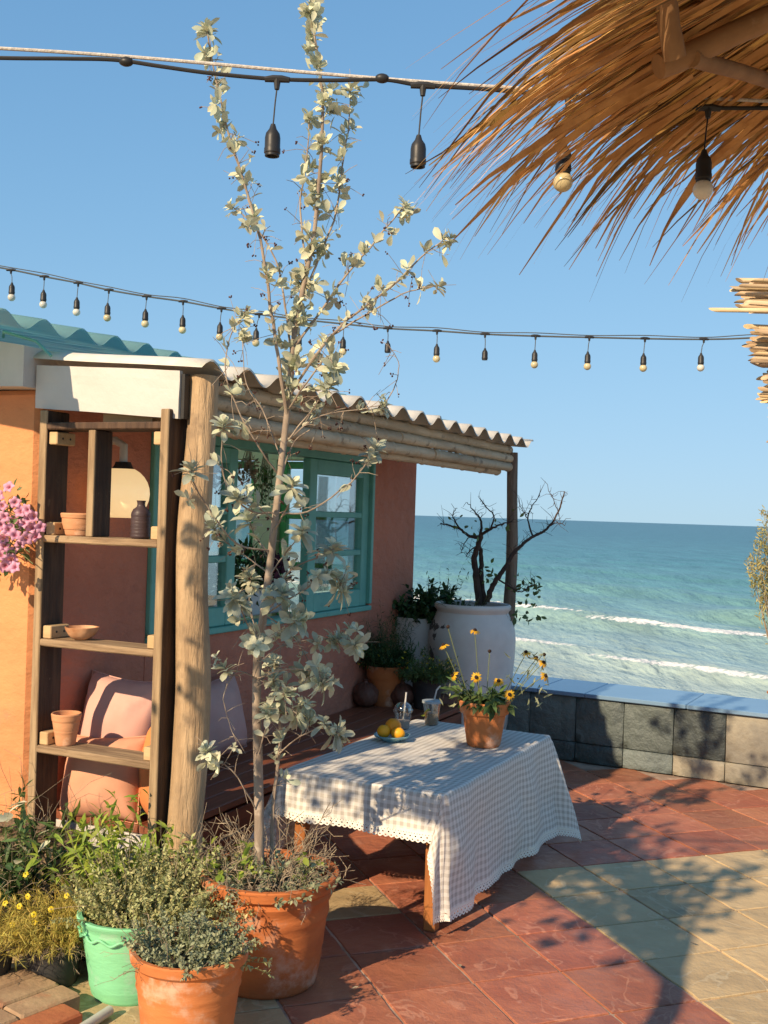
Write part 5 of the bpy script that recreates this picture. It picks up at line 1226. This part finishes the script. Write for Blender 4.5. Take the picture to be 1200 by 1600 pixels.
# the white jar and its bare tree
JC = ground(737, 1190); JC = Vector((at(737, 1000, 7.02).x, 7.02, 0))
jar = thing('white_jar', 'large chipped white jar holding a bare twisted shrub', 'potted tree', JC)
jp = [(.20, 0), (.215, .02), (.245, .18), (.262, .40), (.276, .60), (.280, .72), (.272, .79), (.240, .865), (.228, .89), (.236, .905), (.246, .915), (.246, .935), (.236, .945), (.215, .94), (.21, .90), (.20, .86)]
jw = MB().lathe(jp, (0, 0, 0), 56, wob=lambda a, z: 1+.008*math.sin(a*2+z*3)).build('jar_body', m_jar, jar, 50)
MB().lathe([(.222, .90), (.1, .905), (.001, .91)], (0, 0, 0), 24).build('soil', m_soil, jar)
def jp_(x, y, d=0): return at(x, y, 7.02+d)-JC
jb = MB()
for pts, r0, r1 in (([(748, 945, 0), (744, 900, 0), (741, 870, .0), (748, 850, 0), (752, 835, 0)], .023, .015), ([(757, 945, .03), (752, 905, .04), (752, 870, .05), (748, 850, .03)], .019, .012), ([(761, 940, -.03), (770, 915, -.05), (785, 893, -.06), (800, 868, -.05), (812, 855, -.04), (830, 840, -.02), (855, 826, 0), (872, 800, .02), (882, 768, .02)], .019, .004),
    ([(752, 838, 0), (735, 838, .02), (718, 826, .04), (700, 820, .05), (688, 818, .05)], .012, .003), ([(718, 826, .04), (708, 808, .05), (712, 795, .06)], .006, .002), ([(750, 838, 0), (752, 815, .05), (742, 800, .06), (730, 785, .06)], .010, .002), ([(752, 835, 0), (765, 828, -.04), (780, 820, -.06), (800, 815, -.06)], .011, .003), ([(765, 828, -.04), (772, 806, -.06), (762, 795, -.07), (752, 782, -.07)], .006, .002),
    ([(855, 826, 0), (866, 818, .0), (878, 817, 0)], .005, .0015), ([(832, 838, 0), (825, 812, .02), (832, 790, .02), (843, 775, .03)], .006, .002), ([(825, 812, .02), (818, 800, 0), (812, 790, 0)], .004, .0015), ([(748, 850, 0), (735, 860, -.05), (728, 870, -.06)], .006, .002), ([(778, 905, -.05), (795, 915, -.06), (812, 925, -.08), (830, 915, -.08), (842, 915, -.08)], .006, .002), ([(872, 800, .02), (862, 775, .03), (858, 768, .03)], .003, .001), ([(735, 838, .02), (725, 850, 0), (720, 865, 0)], .004, .0015)):
    pp = smoothpath([jp_(*p) for p in pts], 5); pp = [q+Vector((vnoise(i*.8, r0*900), 0, vnoise(i*.8+4, r0*900)))*.008 for i, q in enumerate(pp)]
    jb.tube(pp, [lerp(r0, r1, i/(len(pp)-1))*(1+.12*vnoise(i*1.1)) for i in range(len(pp))], 8)
    for k in range(int(len(pp)*.8)):
        p = random.choice(pp[len(pp)//3:]); d = rdir()+Vector((0, 0, .5)); L_ = U(.03, .10); jb.tube([p, p+d*L_*.5, p+(d+rdir()*.5)*L_], [.0022, .0016, .001], 4)
jb.build('branches', m_twigdark, jar, True)
P = [jp_(x_, y_, U(-.08, .05)) for x_, y_ in [(812, 808), (716, 823), (772, 872), (765, 886), (758, 900), (762, 905), (818, 905), (822, 930), (815, 965), (808, 955), (826, 925), (838, 920), (768, 893), (803, 795), (747, 838)]+[(U(800, 845), U(900, 970)) for k in range(55)]+[(U(745, 775), U(880, 925)) for k in range(12)]+[(U(700, 800), U(800, 850)) for k in range(14)]]
V, Fq = cloud(T_OVAL, P, [rdir() for q in P], [rdir()+Vector((0, -1, 0)) for q in P], [U(.025, .055) for q in P]); link('leaves', npmesh('leaves', V, Fq, m_mid), jar, 'stuff')
scrub(jar, (-.06, -.05, .90), .14, 26, (.05, .16), m_greenstem, .002, 1, .6, 1)
c = Vector((at(655, 1000, 7.3).x, 7.28, 0)); t = thing('pale_tall_pot', 'pale pot of dense green shrub between house corner and white jar', 'potted plant', c)
MB().lathe([(.15, 0), (.17, .04), (.20, .4), (.215, .68), (.22, .80), (.225, .83), (.20, .83), (.19, .78)], (0, 0, 0), 40).build('pot', m_jar, t, 40)
herb(t, (.02, 0, .78), .15, 130, (.16, .34), m_deep, T_OVAL, (.03, .055), 30, .9, 1.0, .6)
herb(t, (.14, -.02, .80), .06, 8, (.25, .50), m_deep, T_NARROW, (.02, .035), 26, 1, .4, .4, name='tall_spikes')

# ------------------------------------------------------------------ string lights
def socket_bulb(parent, top, drop, sc, bulb, dx=0.0, cable=m_cable, wire=.0018):
    """T fitting on the cable, dropper, socket, bulb; top and sizes in world metres"""
    inv = FR[parent.name]; t = inv @ top
    MB().tube([t+Vector((-.028*sc, 0, 0)), t+Vector((-.010*sc, 0, .002*sc)), t+Vector((.010*sc, 0, .002*sc)), t+Vector((.028*sc, 0, 0))], [.0065*sc, .0085*sc, .0085*sc, .0065*sc], 8).build('tee', m_socket, parent, True)
    MB().tube([t, t+Vector((0, 0, -.022*sc))], [.0085*sc, .0055*sc], 8).build('tee_stem', m_socket, parent, True)
    s0 = t+Vector((dx, 0, -drop))
    MB().tube([t+Vector((0, 0, -.02*sc)), t.lerp(s0, .5)+Vector((dx*.2+.001, 0, 0)), s0], wire*sc, 6).build('dropper', cable, parent, True)
    pr = [(.0, .004), (.005, .003), (.0085, -.008), (.0155, -.018), (.0175, -.028), (.0175, -.050), (.0185, -.052), (.0185, -.062), (.0165, -.064), (.0165, -.069), (.012, -.069), (.010, -.055)]
    MB().lathe([(r*sc, z*sc) for r, z in pr], s0, 20).build('socket', m_socket, parent, 40)
    if bulb:
        R = .0225*sc
        pr = [(.011*sc, -.060*sc)]+[(R*math.sin(a), -.0865*sc+R*math.cos(a)) for a in [.55+q*(PI-.55)/12 for q in range(13)]]
        MB().lathe(pr, s0, 22).build('bulb', bulb, parent, 'all')
near = thing('string_light', 'thick black light string with large sockets hung from a white rope', 'string light', at(433, 123, 2.05))
inv = FR[near.name]; ND = 2.05
def npth(pts, D, inv): return smoothpath([inv @ at(x, y, D) for x, y in pts], 6)
MB().tube(npth([(-160, 66), (0, 75), (100, 81), (200, 88), (330, 99), (450, 110), (580, 121), (700, 130), (790, 136), (1000, 148), (1260, 160)], ND, inv), .0035, 8, cap=False).build('rope', m_rope, near, True)
MB().tube(npth([(-160, 85), (0, 90), (100, 91), (180, 93), (250, 103), (330, 114), (430, 123), (520, 125), (600, 124), (660, 133), (760, 139), (880, 150), (1000, 160), (1105, 168), (1260, 168)], ND, inv), .0040, 8, cap=False).build('cable', m_cable, near, True)
for x_, y_ in ((197, 96), (597, 122)): MB().sphere(inv @ at(x_, y_, ND), .009, 10, 8, (1.6, 1, 1)).build('cable_tie', m_socket, near, True)
for x_, y_, y2, b_ in ((433, 124, 196, None), (661, 134, 213, None), (888, 151, 224, m_bulbcream), (1107, 169, 236, m_bulbwhite)):
    a = at(x_, y_, ND); socket_bulb(near, a, (y2-y_)*ND/FPX, .84, b_, dx=-.005)
farl = thing('far_string_light', 'thin light string of small cream bulbs crossing above the porch roof', 'string light', at(600, 512, 6.4))
inv = FR[farl.name]; FD = 6.4
fl = [(-120, 398), (0, 418), (69, 432), (122, 442), (170, 453), (229, 463), (286, 471), (346, 482), (405, 491), (470, 499), (537, 506), (606, 513), (683, 517), (758, 522), (837, 525), (921, 527), (1008, 529), (1100, 530), (1170, 528), (1300, 520)]
MB().tube(npth(fl, FD, inv), .0052, 6, cap=False).build('cable', m_cablegrey, farl, True)
MB().tube(npth([(x, y-(3 if i % 2 else 5)) for i, (x, y) in enumerate(fl)], FD+.01, inv), .0030, 5, cap=False).build('support_wire', m_cablegrey, farl, True)
for k, (x_, y_) in enumerate([(17, 422)]+fl[2:-2]):
    a = at(x_, y_, FD); socket_bulb(farl, a, (20+4*hash01(k))*FD/FPX, .98, m_bulbwhite if k in (0, 1, 2, 16) else (m_bulbcream if k not in (10, 12) else None), dx=U(-.015, .01), cable=m_cablegrey, wire=.0026)

# ------------------------------------------------------------------ thatched umbrella overhead
UC = Vector((1.31, 1.42, 0)); UR, UZ0, UAP = 1.08, 2.29, 2.70
um = thing('thatched_umbrella', 'dry thatch umbrella hanging into the top right corner', 'umbrella', UC)
SLP = (UAP-UZ0)/UR
def cone_hit(x, y, off=0.0):
    a, b = ray(x, y); Y = .4
    for i in range(2200):
        p = Vector((a*Y, Y, EYE+b*Y)); r = math.hypot(p.x-UC.x, p.y-UC.y)
        if Y > 1.45 and r < UR+.1 and p.z > UAP-off-SLP*r+.16*(p.x-UC.x)+.12*(p.y-UC.y): return p
        Y += .001
    return p
UCI = FR[um.name]
VB = []; FB = []
nb = 9500
tplv = []
def blade(rs, re, ang, dz, wdt, droop, tw_, jit):
    n = 7; vs = []
    d0 = Vector((math.cos(ang), math.sin(ang), 0)); sd = Vector((-d0.y, d0.x, 0)); ct, st_ = math.cos(tw_), math.sin(tw_)
    drift = jit; pts = []; kink = 0.0
    for i in range(n+1):
        t = i/n; r = lerp(rs, re, t); over = max(0, r-UR)
        z = UAP-SLP*r+dz-droop*over*over*1.3-droop*.10*max(0, r-UR+.25)**1.5
        p = d0*r*(1-.10*droop*over)+sd*drift*(r-rs)+Vector((0, 0, z)); kink += U(-.0045, .0045); p += sd*kink+Vector((0, 0, U(-.003, .003)+.16*p.x+.12*p.y)); pts.append(p)
    for i, p in enumerate(pts):
        t = i/n; w_ = wdt*(1-.12*t if t < .78 else max(.16, (1-t)/.22*.9)); s2 = sd*ct+Vector((0, 0, 1))*st_
        vs += [p-s2*w_/2, p+s2*w_/2]
    return vs
big = []
for k in range(nb):
    ang = U(0, 2*PI); layer = random.random()
    rs = U(.12, .95); re = UR+(U(-.16, .08) if random.random() < .86 else U(.0, .22)) if random.random() < .6 else rs+U(.35, .6)
    re = min(re, UR+(.24 if PI*.3 < ang < PI else -.02))
    cl_ = round(ang/(2*PI)*64); cj = hash01(cl_, 3); ang = ang*.55+.45*(cl_/64*2*PI) if random.random() < .6 else ang
    vs = blade(rs, re+.10*(cj-.5)*(re > UR-.15), ang, layer**1.7*.13, U(.003, .008) if random.random() < .8 else U(.008, .014), U(.2, 1.5), U(-.9, .9), (cj-.5)*.35+U(-.25, .25)*(1 if random.random() < .75 else 2.2))
    n0 = len(VB); VB += vs; m_ = len(vs)//2
    for i in range(m_-1): FB.append((n0+2*i, n0+2*i+1, n0+2*i+3, n0+2*i+2))
link('thatch', npmesh('thatch', [tuple(v) for v in VB], FB, m_thatch), um, 'stuff')
for k in range(110):
    ang = U(PI*.38, PI*.98); vs = blade(U(.72, .95), UR+U(-.05, .24), ang, U(-.025, .03), U(.008, .016), U(.5, 1.6), U(-.7, .7), U(-.35, .35)); m_ = len(vs)//2
    MB().add(vs, [(2*i, 2*i+1, 2*i+3, 2*i+2) for i in range(m_-1)]).build('blade', m_thatch, um)
# solid inner layer of packed thatch
MB().lathe([(UR-.06, UZ0+.12), (UR*.6, UAP-SLP*UR*.6+.12), (.05, UAP+.10)], (0, 0, 0), 40, cap=False, m=Matrix(((1, 0, 0), (0, 1, 0), (.16, .12, 1)))).build('packed_thatch', m_thatch, um, 'all')
m_raft = mat('rafter_wood', (.34, .19, .085), (.22, .12, .055), rough=.8, scale=7, stretch=(1, 1, 1), bump=.6, bscale=22, c3=(.50, .34, .2), s3=9, lo3=.58, hi3=.7)
def beam(a, b, r): 
    n = 10; MB().tube([a.lerp(b, i/n)+rdir()*.002 for i in range(n+1)], [r*(1+.06*vnoise(i*.7, a.x*9)) for i in range(n+1)], 12).build('rafter', m_raft, um, 50)
J = UCI @ cone_hit(1048, 98, .06)
ringr = math.hypot(J.x, J.y); ja = math.atan2(J.y, J.x)
b1_, b2_ = UCI @ cone_hit(1047, 44, .07), UCI @ cone_hit(1056, 88, .07)
beam(b2_+(b1_-b2_)*5.5, b2_, .015)
R1 = [J]+[Vector((ringr*math.cos(ja-q*PI/3), ringr*math.sin(ja-q*PI/3), J.z)) for q in range(1, 6)]
beam(UCI @ cone_hit(1030, 104, .05), UCI @ cone_hit(1330, -30, .05), .018)
beam(UCI @ cone_hit(1085, 92, .065), UCI @ cone_hit(1300, 150, .065), .012)
for q in range(2, 6):
    a = R1[q]; a.z = UAP-SLP*ringr-.04+.16*a.x+.12*a.y; beam(a, Vector((0, 0, UAP-.05)), .024)
logp = []
MB().tube([(0, 0, 0), (.01, 0, 1.2), (0, .01, 2.2), (0, 0, UAP+.05)], [.06, .056, .053, .05], 14).build('pole', m_raft, um, True)

# ------------------------------------------------------------------ bundled reed roof at the right edge
RD = 6.3
rr = thing('reed_roof', 'layered roof of cut reeds jutting in from the right edge', 'reed roof', at(1250, 560, RD))
inv = FR[rr.name]
def reed(x, y, r, L_, dy=0.0, tilt=0.0):
    a = inv @ at(x, y, RD+dy); b = a+Vector((L_, U(-.03, .05), tilt))
    ax = (b-a).normalized(); cut = r*U(2.0, 5.0); seg = 9; up = Vector((0, 0, 1)); sd = ax.cross(up).normalized(); up = sd.cross(ax)
    vs = []; ph = U(0, 6)
    for k in range(seg):
        q = 2*PI*k/seg; vs.append(a+ax*cut*(.5-.5*math.cos(q+ph))+(up*math.cos(q)+sd*math.sin(q))*r*.85)
    for k in range(seg):
        q = 2*PI*k/seg; vs.append(b+(up*math.cos(q)+sd*math.sin(q))*r)
    fs = [(k, (k+1) % seg, seg+(k+1) % seg, seg+k) for k in range(seg)]+[tuple(range(seg-1, -1, -1)), tuple(range(seg, 2*seg))]
    MB().add(vs, fs).build('reed', m_reed, rr, 50)
lay = [(1145, 436, 486, 20, 40, .9), (1165, 508, 572, 24, 32, .8), (1188, 580, 630, 20, 14, .7), (1205, 640, 690, 12, 10, .6)]
for x0_, ya, yb, n, jx, L_ in lay:
    for k in range(n):
        y_ = lerp(ya, yb, (k+.5)/n)+U(-3, 3); reed(x0_+U(-10, jx*.5)+ (jx*.5)*abs((k/n)-.45), y_, U(.011, .021), L_*U(.8, 1.1), U(-.1, .25), U(-.03, .03))
reed(1106, 484, .015, .9, -.12, .02)
MB().tube([Vector((.55, .1, .75)), Vector((.56, .1, -3.2+.6))], .06, 12).build('support_post', m_post, rr, True)

# ------------------------------------------------------------------ brush at the right edge beyond the wall
c = Vector((at(1235, 900, 6.9).x, 6.9, .40))
sb = thing('coastal_shrub', 'sunlit feathery shrub leaning in at the right edge above the sea wall', 'shrub', c)
inv = FR[sb.name]; stb = MB(); P = []; D = []; Nn = []; Sz = []
tips = [(1196, 800), (1190, 825), (1184, 848), (1198, 840), (1172, 876), (1185, 880), (1195, 885), (1178, 902), (1192, 905), (1196, 930), (1205, 860), (1215, 820), (1220, 790), (1230, 850), (1240, 810), (1225, 900), (1250, 880), (1255, 830), (1270, 860), (1280, 900), (1210, 930), (1265, 790), (1290, 830)]
for x_, y_ in tips:
    e = inv @ at(x_, y_, 6.9+U(-.1, .1)); b_ = Vector((U(-.03, .03), U(-.03, .03), 0)); m_ = b_.lerp(e, .6)+Vector((e.x*-.05, 0, -.10)); pp = smoothpath([b_, m_, e], 6)
    stb.tube(pp, [.006*(1-.09*i*.8) for i in range(len(pp))], 5)
    for k in range(150):
        q = 1-abs(random.gauss(0, .18)); j = max(0, min(len(pp)-2, int(q*(len(pp)-1)))); p = pp[j].lerp(pp[j+1], random.random())
        P.append(p+rdir()*.03); D.append(rdir()+(e-m_).normalized()*.9); Nn.append(rdir()); Sz.append(U(.015, .04))
stb.build('stems', m_dry, sb, True)
V, Fq = cloud(T_NARROW, P, D, Nn, Sz); link('foliage', npmesh('foliage', V, Fq, m_pale), sb, 'stuff')
MB().lathe([(.09, 0), (.12, .02), (.12, .03)], (0, 0, .02), 20).build('root_tray', m_terra, sb)
# ------------------------------------------------------------------ tree beside the viewer, out of the picture, that dapples the terrace
tb = Vector((-.80, 1.00, 0))
ot = thing('shade_tree', 'leafy shade tree standing left of the viewer beside the terrace', 'tree', tb)
tp = smoothpath([(0, 0, 0), (.03, .03, .8), (.02, .05, 1.6), (-.22, .0, 2.05), (-.42, .12, 2.35)], 5)
MB().tube(tp, [lerp(.055, .03, i/(len(tp)-1)) for i in range(len(tp))], 12).build('trunk', m_bark2, ot, True)
P = []; D = []; Nn = []; Sz = []; lb = MB()
for k in range(14):
    a = U(-.38, .38); o = Vector((-1.40, 1.30, 2.45))+Vector((.8*a, -.6*a, U(-.28, .28)))-tb
    lb.tube(smoothpath([tp[-8], tp[-4].lerp(o, .5)+rdir()*.1, o], 4), [.02, .018, .016, .014, .012, .01, .009, .008, .006], 6)
    for m_ in range(46): 
        P.append(o+rdir()*U(.02, .26)); D.append(rdir()+Vector((0, 0, -.2))); Nn.append(rdir()+Vector((0, 0, .6))); Sz.append(U(.05, .10))
for k in range(12):
    o = Vector((-1.7, 1.9, 2.36))+Vector((U(-.4, .4), U(-.4, .3), U(-.25, .35)))-tb
    lb.tube(smoothpath([tp[-6], tp[-6].lerp(o, .55)+rdir()*.08+Vector((0, 0, .12)), o], 4), [.016, .015, .013, .012, .010, .009, .008, .007, .005], 6)
    for m_ in range(24):
        P.append(o+rdir()*U(.02, .20)); D.append(rdir()+Vector((0, 0, -.2))); Nn.append(rdir()+Vector((0, 0, .6))); Sz.append(U(.04, .08))
for cen, ax, nblob, nl, rr_ in (((-1.55, 1.62, 2.62), .3, 6, 26, .18),):
    for k in range(nblob):
        q_ = U(-ax, ax); o = Vector(cen)+Vector((.8*q_, -.6*q_, U(-.2, .2)))-tb
        lb.tube(smoothpath([tp[-3], tp[-3].lerp(o, .55)+rdir()*.08+Vector((0, 0, .08)), o], 4), [.014, .013, .012, .011, .010, .009, .008, .007, .005], 6)
        for m_ in range(nl):
            P.append(o+rdir()*U(.02, rr_)); D.append(rdir()+Vector((0, 0, -.2))); Nn.append(rdir()+Vector((0, 0, .6))); Sz.append(U(.05, .09))
lb.build('limbs', m_bark2, ot, True)
V, Fq = cloud(T_OVAL, P, D, Nn, Sz); link('crown', npmesh('crown', V, Fq, m_mid), ot, 'stuff')

# ------------------------------------------------------------------ small litter on the floor
lf_ = leaf_tpl(.45, .3, -.15, .5, 4)
for lab, x_, y_, s_ in (('dry tan leaf lying on the red tiles in front of the table', 716, 1509, .034), ('curled brown leaf on the red tiles near the big pot', 548, 1548, .028), ('small dry leaf on the cream tiles at the right', 1090, 1478, .026)):
    q = ground(x_, y_); V, Fq = lf_; o = link('fallen_leaf', npmesh('fallen_leaf', V, Fq, m_dry, True)); o.matrix_world = Matrix.Translation(q+Vector((0, 0, .006))) @ Matrix.Rotation(x_*.7, 4, 'Z') @ Matrix.Scale(s_, 4); tag(o, lab, 'leaf', 'fallen leaves')
P = []; D = []; Nn = []; Sz = []
for k in range(420):
    if k < 260: q = Vector((-.75+random.gauss(0, .30), 3.25+random.gauss(0, .22), .003))
    else: q = Vector((U(-.4, 1.6), U(3.1, 6.0), .003))
    P.append(q); D.append(Vector((U(-1, 1), U(-1, 1), U(-.05, .15)))); Nn.append(Vector((U(-.2, .2), U(-.2, .2), 1))); Sz.append(U(.004, .012))
V, Fq = cloud(T_NARROW, P, D, Nn, Sz); o = link('floor_litter', npmesh('floor_litter', V, Fq, m_dry), None, 'stuff'); tag(o, 'bits of dry leaf and soil scattered over the tiles', 'litter')
